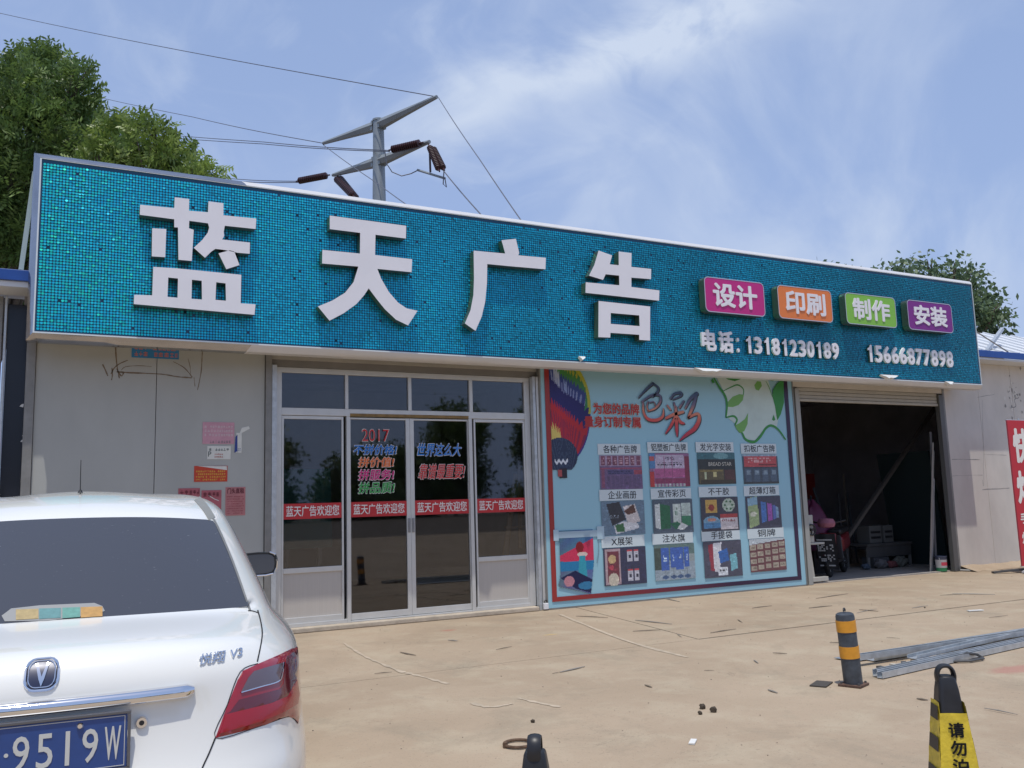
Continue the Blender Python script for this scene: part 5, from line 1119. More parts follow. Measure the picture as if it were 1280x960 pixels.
# twisted strap by the channels
p0 = on_z(1211, 826); mb = MB().tube([p0 + Vector((-.17, .02, .012)), p0 + Vector((-.05, -.05, .012)), p0 + Vector((.12, -.05, .014)), p0 + Vector((.16, .03, .03)), p0 + Vector((.06, .05, .05)), p0 + Vector((-.1, .04, .03))], .012, 6)
o = obj('bent_strap', mb, IRON); tag(o, 'dark bent metal strap lying beside the steel channels', 'metal strap')
# rusty ring
rc = on_z(648, 932); mb = MB().tube([rc + Vector((.085 * math.cos(t), .085 * math.sin(t), .012)) for t in np.linspace(0, 2 * math.pi, 29)], .009, 8)
ri = thing('rusty_ring', 'rusty iron ring lying flat on the concrete by the nearest cone', 'ring', rc)
obj('ring', mb, mat('rust', (.13, .08, .05), .8, .2, .4, 20, .3, 50), ri, smooth=True)
obj('hinge_lug', MB().lathe(rc + Vector((-.085, .0, .0)), [(.016, 0), (.014, .03), (.006, .036)], 8), mat('rust', (0, 0, 0)), ri)
# sticks and slivers
ST = mat('dark_stick', (.20, .165, .125), .8, 0, .3, 10); STG = mat('grey_stick', (.27, .25, .22), .6)
sticks = [((1190, 742), (1244, 743)), ((1175, 744), (1202, 743)), ((1011, 760), (1040, 757)), ((794, 775), (840, 780)), ((791, 789), (826, 787)), ((888, 791), (920, 786)), ((700, 840), (731, 833)), ((806, 856), (815, 859)), ((940, 760), (965, 757)), ((1071, 766), (1096, 761)), ((1074, 762), (1098, 764)), ((922, 774), (928, 778)), ((846, 792), (852, 796)), ((1037, 803), (1060, 804)),
          ((1146, 873), (1160, 875)), ((1230, 885), (1272, 893)), ((966, 816), (984, 817)), ((1108, 797), (1125, 798)), ((942, 825), (948, 829)), ((690, 842), (700, 840)), ((1148, 806), (1165, 805)), ((830, 748), (850, 752)), ((1020, 748), (1060, 742)), ((720, 770), (760, 772)), ((1140, 760), (1160, 757)), ((1236, 772), (1260, 769)), ((500, 815), (520, 819)), ((560, 800), (572, 801)), ((468, 842), (490, 840)), ((620, 812), (640, 808)), ((960, 862), (972, 866)), ((880, 838), (893, 838))]
MARKS = [('the open workshop doorway', 1120, 735), ('the foot of the poster', 850, 745), ('the leaning bollard', 1065, 850), ('the steel channels', 1190, 815), ('the lettered cone', 1190, 900), ('the glass doors', 520, 785), ('the white car', 400, 840), ('the dark clods', 880, 880), ('the rusty ring', 650, 925), ('the middle of the yard', 760, 840)]
ORD = ['', 'second ', 'third ', 'fourth ', 'fifth ', 'sixth ', 'seventh ', 'eighth ', 'ninth ', 'tenth ']
buck = {}
for k, (a, b) in enumerate(sticks):
    cx0, cy0 = (a[0] + b[0]) / 2, (a[1] + b[1]) / 2; mk = min(MARKS, key=lambda q: math.hypot(q[1] - cx0, (q[2] - cy0) * 1.6)); buck.setdefault(mk[0], []).append((min(a[0], b[0]), k))
lab = {}
for mk, l_ in buck.items():
    for n_, (x_, k) in enumerate(sorted(l_)):
        side = ('leftmost ' if len(l_) > 1 and n_ == 0 else '') if n_ == 0 else (ORD[n_] + 'from the left, ' if n_ < len(l_) - 1 else 'rightmost ')
        lab[k] = (side + ('thin dark splinter nearest to ' if 'from' not in side else 'thin splinter nearest to ') + mk).strip()
for k, (a, b) in enumerate(sticks):
    p, q = on_z(*a, .006), on_z(*b, .006); mid = p.lerp(q, .5) + Vector((random.uniform(-.012, .012), random.uniform(-.012, .012), .002)); w_ = random.uniform(.003, .008)
    o = obj('stick', MB().tube([p, mid, q], [w_ * .5, w_, w_ * .4], 5), ST if k % 3 else STG)
    tag(o, lab[k], 'stick', 'thin splinters scattered over the concrete')
o = obj('white_scrap', MB().box(on_z(866, 927, .006), (.10, .035, .008), Matrix.Rotation(.75, 3, 'Z')), WPRINT); tag(o, 'small white scrap on the concrete at the bottom centre', 'scrap')
o = obj('white_scrap', MB().box(on_z(1219, 763, .006), (.19, .05, .010), Matrix.Rotation(-.35, 3, 'Z')), WPRINT); tag(o, 'white strip on the concrete in front of the workshop', 'scrap')
for k, (a, b, s) in enumerate(((878, 886, .02), (892, 890, .022), (875, 893, .014), (666, 903, .014), (1156, 760, .01))):
    p = on_z(a, b, 0); mb = MB(); bm = bmesh.new(); bmesh.ops.create_icosphere(bm, subdivisions=2, radius=s)
    for v in bm.verts: v.co *= random.uniform(.7, 1.25)
    mb.add([v.co + p + Vector((0, 0, s * .6)) for v in bm.verts], [tuple(v.index for v in f.verts) for f in bm.faces]); bm.free()
    o = obj('dark_clod', mb, mat('clod', (.06, .045, .03), .9), smooth=True); tag(o, ['left one of the two larger dark clods in the yard', 'right one of the two larger dark clods in the yard', 'small dark crumb just below the two larger clods', 'dark clod above the side-on cone', 'tiny dark clod far off before the workshop doorway'][k], 'clod', 'dark clods on the concrete')
gr = MB()
for k in range(420):
    x = random.uniform(1.5, 15); y = -random.random() ** 1.3 * 9 + .0; s = random.uniform(.002, .006); a = random.uniform(0, 3)
    gr.box((x, y, s * .4), (s, s * random.uniform(.6, 2.5), s * .8), Matrix.Rotation(a, 3, 'Z'))
o = obj('grit', gr, mat('grit_grey', (.28, .23, .18), .9)); o['kind'] = 'stuff'; o['label'] = 'fine grit and chips strewn over the concrete yard'; o['category'] = 'grit'

# ================================================================== TREES
def leaf_cloud(blobs, sprigs_per_m2, length, wleaf, pairs, droop, base_cols, rng, broad=False):
    """many small leaflets on short sprigs, mostly near the surface of every clump"""
    V = []; C_ = []
    for (c, r) in blobs:
        n_ = int(sprigs_per_m2 * 4 * math.pi * r * r)
        d = rng.normal(size=(n_, 3)); d /= np.linalg.norm(d, axis=1)[:, None]
        rad = r * (1 - .55 * rng.random(n_) ** 1.8) * np.where(rng.random(n_) < .07, 1 + .3 * rng.random(n_), 1.0) * (1 + .16 * np.sin(d[:, 0] * 5 + c[0] * 3) * np.cos(d[:, 2] * 6 + c[2]) + .10 * rng.normal(size=n_))
        P = np.array(c) + d * rad[:, None] * np.array([1, 1, .92])
        ax_ = d * .75 + rng.normal(size=(n_, 3)) * .5; ax_[:, 2] += .25 - droop; ax_ /= np.linalg.norm(ax_, axis=1)[:, None]
        up = np.cross(ax_, rng.normal(size=(n_, 3))); up[:, 2] *= .4; sd_ = np.cross(ax_, up); sd_ /= np.linalg.norm(sd_, axis=1)[:, None]
        nrm = np.cross(sd_, ax_)
        tone = np.clip(rng.random(n_) * .6 + .4 * (.5 + .5 * np.sin(d[:, 0] * 7 + d[:, 2] * 5 + c[1])) , 0, 1)
        L_ = length * (.6 + .7 * rng.random(n_))
        if broad:
            for s in range(pairs):
                off = rng.normal(size=(n_, 3)) * length * .9; ax2 = ax_ + rng.normal(size=(n_, 3)) * .7; ax2[:, 2] -= droop; ax2 /= np.linalg.norm(ax2, axis=1)[:, None]
                sd2 = np.cross(ax2, rng.normal(size=(n_, 3))); sd2 /= np.linalg.norm(sd2, axis=1)[:, None]
                a = P + off; w = (wleaf * (.7 + .5 * rng.random(n_)))[:, None]; l2 = L_[:, None]
                q = np.stack([a, a + ax2 * l2 * .45 + sd2 * w, a + ax2 * l2, a + ax2 * l2 * .45 - sd2 * w], 1); V.append(q); C_.append(base_cols[0] * (1 - tone[:, None]) + base_cols[1] * tone[:, None])
        else:
            for s in range(pairs):
                t = (s + .6) / pairs; a = P + ax_ * (L_ * t)[:, None]
                for sg in (-1, 1):
                    dr = sd_ * sg * .9 + ax_ * .45 + nrm * rng.normal(size=(n_, 1)) * .25; ll = (L_ * .42)[:, None]; w = wleaf * ax_
                    q = np.stack([a, a + dr * ll * .5 - w, a + dr * ll, a + dr * ll * .5 + w], 1); V.append(q); C_.append(base_cols[0] * (1 - tone[:, None]) + base_cols[1] * tone[:, None])
    V = np.concatenate(V); C_ = np.concatenate(C_); C_ = C_ * (.75 + .5 * rng.random((len(C_), 1)))
    return V.reshape(-1, 3), np.arange(len(V) * 4).reshape(-1, 4), np.clip(C_, 0, 1)
LEAF = attr_mat('leaf', .45, 0, .32)
BARK = mat('bark', (.12, .09, .065), .9, 0, .3, 8, .4, 20)
def tree(label, base, blobs, rng, group=None, dens=60, length=.16, wleaf=.014, pairs=5, droop=0, cols=((.065, .125, .035), (.21, .30, .075)), broad=False, tr=.16):
    t = thing('tree', label, 'tree', base, 0, group); B0 = Vector(base)
    cen = Vector((0, 0, 0)); 
    for c, r in blobs: cen += Vector(c)
    cen /= len(blobs); fork = B0.lerp(Vector((cen.x, cen.y, B0.z)), .3) + Vector((0, 0, (cen.z - B0.z) * .5))
    mb = MB(); mb.tube([B0, B0.lerp(fork, .5) + Vector((.05, .04, 0)), fork], [tr, tr * .75, tr * .5], 10)
    obj('trunk', mb, BARK, t, smooth=True); mb = MB()
    for c, r in blobs:
        c = Vector(c); mid = fork.lerp(c, .55) + Vector((random.uniform(-.2, .2), random.uniform(-.2, .2), .15)); mb.tube([fork, mid, c], [tr * .30, tr * .16, tr * .05], 6)
        for k in range(3): mb.tube([mid.lerp(c, .5), c + Vector((random.uniform(-1, 1), random.uniform(-1, 1), random.uniform(-.2, 1))) * r * .7], [tr * .12, .01], 5)
    obj('limbs', mb, BARK, t, smooth=True)
    V, F, C_ = leaf_cloud(blobs, dens, length, wleaf, pairs, droop, np.array(cols), rng, broad)
    cr_ = np_mesh('crown', V, F, LEAF, C_, t); cr_['label'] = 'leafy crown'; return t
def blobs_at(lst, dist, dj=.8, rs=1.0):
    o = []
    for px, py, r in lst:
        dd = dist + random.uniform(-dj, dj); p = at_depth(px, py, dd); o.append((tuple(p), r * dd / FPX * rs))
    return o
b = blobs_at([(18, 112, 30), (52, 100, 34), (88, 118, 26), (-25, 130, 40), (40, 165, 44), (88, 168, 34), (10, 225, 48), (62, 245, 44), (-35, 210, 50), (108, 152, 13), (20, 290, 40), (62, 78, 12), (100, 95, 11), (20, 92, 12), (104, 200, 30), (-10, 330, 34), (30, 335, 22), (20, 300, 30), (-30, 270, 40), (35, 280, 28), (10, 360, 30)], 17.5, .9)
b += [((-2.5, 10.5, 7.5), 1.3), ((-.5, 10.2, 6.6), 1.2), ((-3.2, 9, 6), 1.2)]
tree('tall dark green locust tree rising behind the left end of the sign', (-1.2, 9.2, 0), b, np.random.default_rng(1), dens=85, length=.30, wleaf=.026, tr=.22)
b = blobs_at([(150, 178, 24), (188, 182, 26), (222, 208, 22), (250, 216, 15), (165, 225, 36), (208, 240, 34), (268, 222, 7), (142, 155, 9), (195, 158, 10), (120, 205, 22), (245, 240, 20), (150, 260, 30)], 15.5, .6)
b += [((1.8, 7.2, 5.6), .8), ((2.6, 6.8, 5.0), .7)]
tree('lighter green tree beside the tall one, its crown just above the sign', (1.7, 6.9, 0), b, np.random.default_rng(2), dens=95, length=.27, wleaf=.024, cols=((.10, .17, .03), (.28, .36, .08)), tr=.16)
b = blobs_at([(1110, 340, 9), (1132, 345, 15), (1160, 350, 18), (1188, 348, 15), (1197, 328, 7), (1213, 358, 16), (1232, 378, 15), (1222, 400, 20), (1247, 398, 10), (1205, 385, 22), (1137, 328, 6), (1160, 327, 6), (1250, 384, 7), (1215, 340, 7), (1240, 412, 14), (1180, 375, 25)], 28, .9)
b += [((24, 8.5, 6.0), 1.2), ((26, 8, 5.2), 1.0)]
tree('dark broad-leaved tree with drooping leaves behind the right end of the sign', (24.6, 8.2, 0), b, np.random.default_rng(3), dens=48, length=.20, wleaf=.06, pairs=3, droop=.55, cols=((.085, .14, .07), (.18, .25, .12)), broad=True, tr=.2)
b = blobs_at([(1031, 340, 5), (1053, 343, 5), (1042, 356, 12), (1031, 331, 3.5), (1053, 334, 3)], 29, .4)
tree('small treetop just showing above the middle right of the sign', (21.5, 9, 0), b + [((21.5, 9.2, 7.0), .8)], np.random.default_rng(4), dens=48, length=.2, wleaf=.06, pairs=3, droop=.55, cols=((.085, .14, .07), (.18, .25, .12)), broad=True, tr=.12)
# far roof edge bits seen right of the tree
# trees across the road behind the camera, seen only mirrored in the dark glass
for k in range(12):
    x = -40 + k * 11 + random.uniform(-3, 3); y = -112 + random.uniform(-8, 8); h = random.uniform(8, 10.5) + (6 if k in (9, 10) else 0)
    bl = [((x + random.uniform(-4, 4), y + random.uniform(-2, 2), h * random.uniform(.12, .95)), random.uniform(1.6, 3.2)) for _ in range(16)]
    tree('roadside tree mirrored in the dark glass', (x, y, 0), bl, np.random.default_rng(20 + k), group='trees across the road behind the viewer', dens=5, length=.7, wleaf=.22, pairs=2, droop=.1, broad=True, tr=.3)

# ================================================================== POWER PYLON
py_ = thing('power_pylon', 'grey steel power pylon with upswept cross arms behind the sign', 'pylon', (15.6, 34.9, 0))
STL = mat('pylon_steel', (.30, .325, .33), .5, .4, .08, .6); INS = mat('insulator_brown', (.055, .022, .022), .35, 0)
top = at_depth(473, 151, 50); px0, py0 = top.x, top.y
obj('pole', MB().tube([(px0, py0, 0), (px0, py0, top.z * .5), (px0, py0, top.z)], [.62, .47, .30], 16), STL, py_, smooth=True)
obj('pole_cap', MB().lathe((px0, py0, top.z), [(.34, -.05), (.34, .06)], 16), STL, py_)
def arm(tip, root_z, r0=.30, r1=.10):
    tip = Vector(tip); rt = Vector((px0, py0, root_z)); d = (tip - rt).normalized()
    obj('cross_arm', MB().tube([rt + d * .25, rt.lerp(tip, .5), tip], [r0, (r0 + r1) * .5, r1], 6), STL, py_)
    obj('arm_flange', MB().lathe((0, 0, 0), [(.36, -.3), (.36, .3)], 4).__class__().bar(rt + d * .25, rt + d * .40, .5, .55), STL, py_)
zU = at_depth(473, 157, 50).z; zL = at_depth(473, 205, 50).z
tips = {'UR': at_depth(546, 121, 46.2), 'UL': at_depth(404, 179, 53.5), 'LR': at_depth(537, 177, 46.6), 'LL': at_depth(416, 219, 53)}
arm(tips['UR'], zU); arm(tips['UL'], zU); arm(tips['LR'], zL); arm(tips['LL'], zL)
WIRE = mat('wire', (.16, .16, .18), .5, .3)
def insul(a, b, r=.22, n_=14):
    a, b = Vector(a), Vector(b); mb = MB(); pts = []; rs = []
    for i in range(n_):
        for t, rr in ((0, .5), (.35, 1), (.6, 1), (.95, .5)): pts.append(a.lerp(b, (i + t) / n_)); rs.append(r * rr)
    mb.tube(pts, rs, 8); mb.tube([a - (b - a) * .12, a], .05, 5); mb.tube([b, b + (b - a) * .12], .05, 5); return mb
for a, b, da, db in (((490, 187), (525, 179), 47.5, 46.7), ((374, 226), (408, 219.5), 54.5, 53.2), ((421, 224), (441, 244), 52.8, 50), ((425, 223), (445, 248), 53.2, 50.5), ((537, 184), (548, 211), 46.4, 45), ((542, 186), (554, 210), 46.4, 45)):
    obj('insulator', insul(at_depth(*a, da), at_depth(*b, db), .17 if a[0] > 500 else .22), INS, py_, smooth=True)
obj('jumper_wire', MB().tube([at_depth(*p, 47) for p in ((481, 188), (483, 204), (490, 215), (502, 220), (514, 217), (522, 213))], .03, 5), WIRE, py_)
obj('jumper_bar', MB().tube([at_depth(522, 212.5, 47), at_depth(556, 223, 45.5)], .07, 6), STL, py_)
obj('hanger', MB().tube([at_depth(537, 185, 46.5), at_depth(538, 215, 46.2)], .06, 6), INS, py_)
obj('loop_wire', MB().tube([at_depth(*p, 45.4) for p in ((555, 213), (554, 230), (558, 234), (556, 222))], .03, 5), WIRE, py_)
def wire(pts, r, label):
    P = [at_depth(*p) for p in pts]; q = []
    for i in range(len(P) - 1):
        for k in range(16): t = k / 16; q.append(P[i].lerp(P[i + 1], t) - Vector((0, 0, (P[i] - P[i + 1]).length * .004 * math.sin(math.pi * t))))
    q.append(P[-1]); o = obj('power_wire', MB().tube(q, r, 5, cap=False), WIRE, smooth=True); tag(o, label, 'wire')
wire([(546, 121, 46.2), (-60, 3, 85)], .026, 'highest long wire running from the upper right arm to the top left')
wire([(404, 179, 53.5), (240, 146, 70), (60, 105, 100)], .026, 'thin wire from the upper left arm tip to the trees')
wire([(487, 188, 47.6), (330, 177.5, 62), (120, 158, 90)], .028, 'upper of the twin wires running left from the lower right arm')
wire([(487, 189.5, 47.6), (330, 180, 62), (120, 162, 90)], .028, 'lower of the twin wires running left from the lower right arm')
wire([(372, 226.5, 54.6), (285, 223, 66), (150, 216, 88)], .028, 'upper wire leaving the left insulator low over the sign')
wire([(372, 228, 54.6), (285, 226, 66), (150, 222, 88)], .03, 'lower wire leaving the left insulator low over the sign')
wire([(548, 122, 46.2), (600, 200, 34), (690, 330, 25)], .022, 'thin wire falling steeply right from the upper right arm')
wire([(404, 181, 53.5), (470, 228, 44), (560, 290, 32)], .022, 'faint wire falling right from the upper left arm tip')
wire([(554, 213, 45), (600, 267, 36), (660, 340, 27)], .03, 'wire falling right from the hanging insulators')

# ================================================================== WHITE CAR
TH = math.radians(5); CO = Vector((-.002, -7.776, 0))
car = thing('white_car', 'white saloon car parked at the lower left, seen from behind', 'car', CO, -TH)
CARM = Matrix.Translation(CO) @ Matrix.Rotation(-TH, 4, 'Z'); CINV = CARM.inverted(); CAML = CINV @ CAM
WPAINT = mat('white_car_paint', (.82, .81, .755), .22, 0, .0, 3, coat=1.0)
rings = [
 [(0,.25,.20),(.40,.27,.20),(.60,.33,.20),(.70,.50,.20),(.74,1.0,.20),(.74,2.1,.2),(.74,3.2,.2),(.68,3.95,.2),(.4,4.1,.2),(0,4.15,.2)],
 [(0,.06,.26),(.40,.07,.26),(.63,.15,.26),(.77,.38,.26),(.82,1.0,.26),(.83,2.1,.26),(.82,3.2,.26),(.76,3.92,.26),(.45,4.15,.26),(0,4.2,.26)],
 [(0,-.035,.46),(.40,-.03,.46),(.645,.08,.46),(.812,.34,.46),(.848,1.0,.5),(.86,2.1,.5),(.85,3.2,.5),(.79,3.9,.46),(.48,4.18,.45),(0,4.24,.45)],
 [(0,-.035,.60),(.40,-.03,.60),(.645,.075,.60),(.812,.34,.60),(.85,1.0,.64),(.865,2.1,.64),(.855,3.2,.64),(.79,3.88,.58),(.48,4.17,.57),(0,4.23,.57)],
 [(0,.0,.665),(.40,.01,.665),(.62,.105,.67),(.785,.35,.69),(.85,1.0,.74),(.865,2.1,.74),(.855,3.2,.72),(.78,3.86,.64),(.47,4.13,.63),(0,4.19,.63)],
 [(0,.03,.76),(.40,.04,.76),(.61,.125,.77),(.785,.36,.79),(.85,1.0,.83),(.86,2.1,.82),(.85,3.2,.79),(.77,3.82,.70),(.46,4.1,.69),(0,4.16,.69)],
 [(0,.045,.86),(.39,.055,.86),(.60,.145,.87),(.785,.40,.87),(.845,1.0,.90),(.855,2.1,.88),(.84,3.15,.85),(.75,3.75,.745),(.45,4.04,.735),(0,4.1,.735)],
 [(0,.035,.925),(.38,.05,.925),(.59,.16,.925),(.775,.43,.925),(.835,1.02,.945),(.84,2.1,.93),(.82,3.1,.90),(.70,3.6,.80),(.43,3.95,.785),(0,4.02,.79)],
 [(0,.07,.99),(.375,.085,.985),(.585,.20,.975),(.755,.52,.965),(.815,1.05,.975),(.815,2.1,.96),(.79,3.05,.935),(.66,3.4,.87),(.42,3.65,.86),(0,3.7,.865)],
 [(0,.115,1.032),(.36,.13,1.025),(.565,.255,1.008),(.735,.62,1.005),(.79,1.1,.995),(.79,2.1,.98),(.76,2.98,.955),(.64,3.18,.93),(.4,3.35,.935),(0,3.42,.94)],
 [(0,.44,1.062),(.34,.455,1.058),(.60,.56,1.045),(.722,.76,1.045),(.765,1.2,1.01),(.765,2.1,.995),(.74,2.9,.975),(.62,3.02,.975),(.38,3.1,.985),(0,3.15,.99)],
 [(0,.50,1.075),(.34,.515,1.072),(.622,.62,1.062),(.708,.82,1.10),(.75,1.25,1.05),(.75,2.1,1.03),(.72,2.83,1.02),(.60,2.94,1.02),(.36,3.03,1.03),(0,3.08,1.035)],
 [(0,.75,1.245),(.32,.765,1.24),(.578,.84,1.225),(.655,1.0,1.235),(.695,1.4,1.2),(.70,2.1,1.2),(.665,2.62,1.19),(.56,2.70,1.19),(.33,2.78,1.2),(0,2.82,1.205)],
 [(0,.99,1.405),(.30,1.0,1.40),(.522,1.06,1.378),(.592,1.22,1.40),(.625,1.5,1.36),(.63,2.1,1.36),(.60,2.38,1.35),(.50,2.45,1.355),(.29,2.52,1.37),(0,2.55,1.375)],
 [(0,1.05,1.435),(.29,1.06,1.430),(.505,1.12,1.408),(.560,1.30,1.445),(.585,1.6,1.43),(.59,2.0,1.43),(.56,2.28,1.41),(.47,2.34,1.41),(.27,2.40,1.42),(0,2.43,1.425)],
 [(0,1.20,1.485),(.27,1.22,1.48),(.45,1.28,1.462),(.495,1.42,1.488),(.515,1.65,1.488),(.515,1.95,1.485),(.49,2.15,1.465),(.42,2.19,1.465),(.24,2.24,1.475),(0,2.26,1.48)],
 [(0,1.48,1.522),(.2,1.49,1.518),(.33,1.52,1.508),(.36,1.6,1.508),(.37,1.72,1.508),(.37,1.85,1.508),(.35,1.95,1.505),(.30,1.98,1.503),(.18,2.0,1.505),(0,2.01,1.508)],
]
V = []; idx = {}
for i, r in enumerate(rings):
    for k, p in enumerate(r):
        idx[(i, k, 1)] = len(V); V.append(p)
        if p[0] > 0: idx[(i, k, -1)] = len(V); V.append((-p[0], p[1], p[2]))
        else: idx[(i, k, -1)] = idx[(i, k, 1)]
Fc = []; Fm = []
nr = len(rings)
for i in range(nr - 1):
    for k in range(9):
        for s in (1, -1):
            f = (idx[(i, k, s)], idx[(i, k + 1, s)], idx[(i + 1, k + 1, s)], idx[(i + 1, k, s)])
            if s < 0: f = f[::-1]
            mi = 0
            if i in (11, 12) and k in (0, 1): mi = 1
            if i in (11, 12) and k in (4, 5): mi = 2
            if i in (11, 12) and k in (7, 8): mi = 3
            Fc.append(f); Fm.append(mi)
for i, rev in ((0, True), (nr - 1, False)):
    for k in range(9):
        a, b, c, d = idx[(i, k, 1)], idx[(i, k + 1, 1)], idx[(i, k + 1, -1)], idx[(i, k, -1)]
        f = [q for j, q in enumerate((a, b, c, d)) if q not in (a, b, c, d)[:j]]
        if len(f) > 2: Fc.append(tuple(f if rev else f[::-1])); Fm.append(0)
me = bpy.data.meshes.new('car_cage'); me.from_pydata(V, [], Fc); me.polygons.foreach_set('material_index', Fm)
for k in range(4): me.materials.append(WPAINT)
bm = bmesh.new(); bm.from_mesh(me); bmesh.ops.recalc_face_normals(bm, faces=bm.faces)
cl = bm.edges.layers.float.get('crease_edge') or bm.edges.layers.float.new('crease_edge')
for e in bm.edges:
    ms = {f.material_index for f in e.link_faces}
    if len(ms) > 1: e[cl] = 1.0
vl = bm.verts.layers.float.get('crease_vert') or bm.verts.layers.float.new('crease_vert')
for v in bm.verts:
    ml = [f.material_index for f in v.link_faces]
    if sum(1 for q in ml if q > 0) == 1 and len(ml) > 2: v[vl] = .8
bm.to_mesh(me); bm.free()
co = bpy.data.objects.new('car_cage', me); COL.objects.link(co); sb = co.modifiers.new('s', 'SUBSURF'); sb.levels = 3; sb.render_levels = 3
dg = bpy.context.evaluated_depsgraph_get(); dg.update(); full = bpy.data.meshes.new_from_object(co.evaluated_get(dg))
bpy.data.objects.remove(co)
bmf = bmesh.new(); bmf.from_mesh(full); bmf.faces.ensure_lookup_table(); BVH = BVHTree.FromBMesh(bmf)
CGL = bpy.data.materials.new('car_glass'); CGL.use_nodes = True
_b = CGL.node_tree.nodes['Principled BSDF']; _b.inputs['Base Color'].default_value = (.030, .032, .045, 1); _b.inputs['Roughness'].default_value = .10; _b.inputs['Coat Weight'].default_value = 1; _b.inputs['Coat Roughness'].default_value = .02
_n = CGL.node_tree.nodes.new('ShaderNodeTexNoise'); _n.inputs['Scale'].default_value = 60; _r = CGL.node_tree.nodes.new('ShaderNodeValToRGB'); _r.color_ramp.elements[0].position = .72; _r.color_ramp.elements[0].color = (.050, .050, .056, 1); _r.color_ramp.elements[1].position = .80; _r.color_ramp.elements[1].color = (.16, .16, .17, 1)
CGL.node_tree.links.new(_n.outputs[0], _r.inputs[0]); CGL.node_tree.links.new(_r.outputs[0], _b.inputs['Base Color'])
def car_piece(name, mi, matl, xsign=None, push=0.0):
    fs = [f for f in bmf.faces if f.material_index == mi and (xsign is None or f.calc_center_median().x * xsign > 0)]
    vm = {}; Vp = []; Fp = []
    for f in fs:
        q = []
        for v in f.verts:
            if v.index not in vm: vm[v.index] = len(Vp); Vp.append(v.co + v.normal * push)
            q.append(vm[v.index])
        Fp.append(tuple(q))
    o = obj(name, MB().add(Vp, Fp), matl, car, local=True, smooth=False); o.data.polygons.foreach_set('use_smooth', [True] * len(o.data.polygons)); return o
bmf.verts.index_update(); bmf.normal_update()
car_piece('body', 0, WPAINT); rw = car_piece('rear_window', 1, CGL); car_piece('side_window', 2, CGL, 1); car_piece('side_window', 2, CGL, -1); car_piece('windscreen', 3, CGL)
def cast_px(px, py):
    d = CINV.to_3x3() @ ray(px, py); d.normalize(); h = BVH.ray_cast(CAML, d)
    if h[0] is None:
        t = 2.9; best = None
        for t in np.linspace(2.2, 4.5, 60):
            p = CAML + d * t; q = BVH.find_nearest(p)
            sc_ = q[3] + .02 * abs(t - 2.95)
            if best is None or sc_ < best[2]: best = (p, q, sc_)
        return best[1][0], best[1][1]
    return h[0], h[1]
def cast_xz(x, z):
    h = BVH.ray_cast(Vector((x, -2, z)), Vector((0, 1, 0)))
    return (h[0], h[1]) if h[0] is not None else (Vector((x, .5, z)), Vector((0, -1, 0)))
def drape(name, poly, caster, off, matl, step, mirror=False, parent=None, holes=None, thick=.006, edge=None, smooth=True, both=False):
    pts = [Vector(p) for p in poly]; n0 = len(pts)
    # refine outline
    P = []
    for i in range(n0):
        a, b = pts[i], pts[(i + 1) % n0]; k = max(1, int((b - a).length / step))
        for j in range(k): P.append(a.lerp(b, j / k))
    nb_ = len(P); xs_ = [p.x for p in pts]; ys_ = [p.y for p in pts]
    def inside(x, y):
        c = False
        for i in range(nb_):
            a, b = P[i], P[(i + 1) % nb_]
            if (a.y > y) != (b.y > y) and x < (b.x - a.x) * (y - a.y) / (b.y - a.y) + a.x: c = not c
        return c
    inner = []
    y = min(ys_) + step * .5
    while y < max(ys_):
        x = min(xs_) + step * .5
        while x < max(xs_):
            if inside(x, y) and min((Vector((x, y)) - p).length for p in P) > step * .45: inner.append(Vector((x, y)))
            x += step
        y += step
    r = delaunay_2d_cdt(P + inner, [(i, (i + 1) % nb_) for i in range(nb_)], [], 1, 1e-7)
    vs, es, fs = r[0], r[1], r[2]; top_, low = [], []
    bset = set()
    for i, v in enumerate(vs):
        h, nn = caster(v.x, v.y)
        if nn.dot(CAML - h) < 0: nn = -nn
        isb = min((v - p).length for p in P) < step * .12
        o1 = (off if not isb else (off if edge is None else edge))
        top_.append(h + nn * o1); low.append(h + nn * (o1 - thick)); 
        if isb: bset.add(i)
    cnt = {}
    for f in fs:
        for i in range(len(f)):
            e = (f[i], f[(i + 1) % len(f)]); cnt[tuple(sorted(e))] = cnt.get(tuple(sorted(e)), []) + [e]
    F = [tuple(f) for f in fs]; o_ = len(top_)
    for e, l_ in cnt.items():
        if len(l_) == 1: a, b = l_[0]; F.append((b, a, a + o_, b + o_))
    Vv = top_ + low; res = []
    for m_ in ((1, -1) if both else (1,)):
        res.append(obj(name, MB().add([(v.x * m_, v.y, v.z) for v in Vv], F), matl, parent or car, local=True, smooth=smooth))
    return res
def strip(pts, w, k=4):
    P = smooth_line(pts, k); Lf = []; Rt = []
    for i, p in enumerate(P):
        a = Vector(P[max(i - 1, 0)]); b = Vector(P[min(i + 1, len(P) - 1)]); d = (b - a).normalized(); n2 = Vector((-d.y, d.x)) * w / 2
        Lf.append((p[0] + n2.x, p[1] + n2.y)); Rt.append((p[0] - n2.x, p[1] - n2.y))
    return Lf + Rt[::-1]
TL = bpy.data.materials.new('tail_light_red'); TL.use_nodes = True; _b = TL.node_tree.nodes['Principled BSDF']; _b.inputs['Base Color'].default_value = (.30, .008, .016, 1); _b.inputs['Roughness'].default_value = .12; _b.inputs['Coat Weight'].default_value = 1.0; _b.inputs['Subsurface Weight'].default_value = .0
TLB = mat('tail_light_bright', (.34, .008, .016), .25, 0, coat=.5); TLD = mat('tail_light_dark', (.12, .008, .015), .15, 0, coat=1.0); LENS = mat('grey_lens', (.14, .10, .115), .12, .2, coat=1.0)
SEAM = mat('panel_gap', (.015, .015, .016), .8); CHR = mat('car_chrome', (.80, .80, .82), .06, 1.0)
cp = cast_px
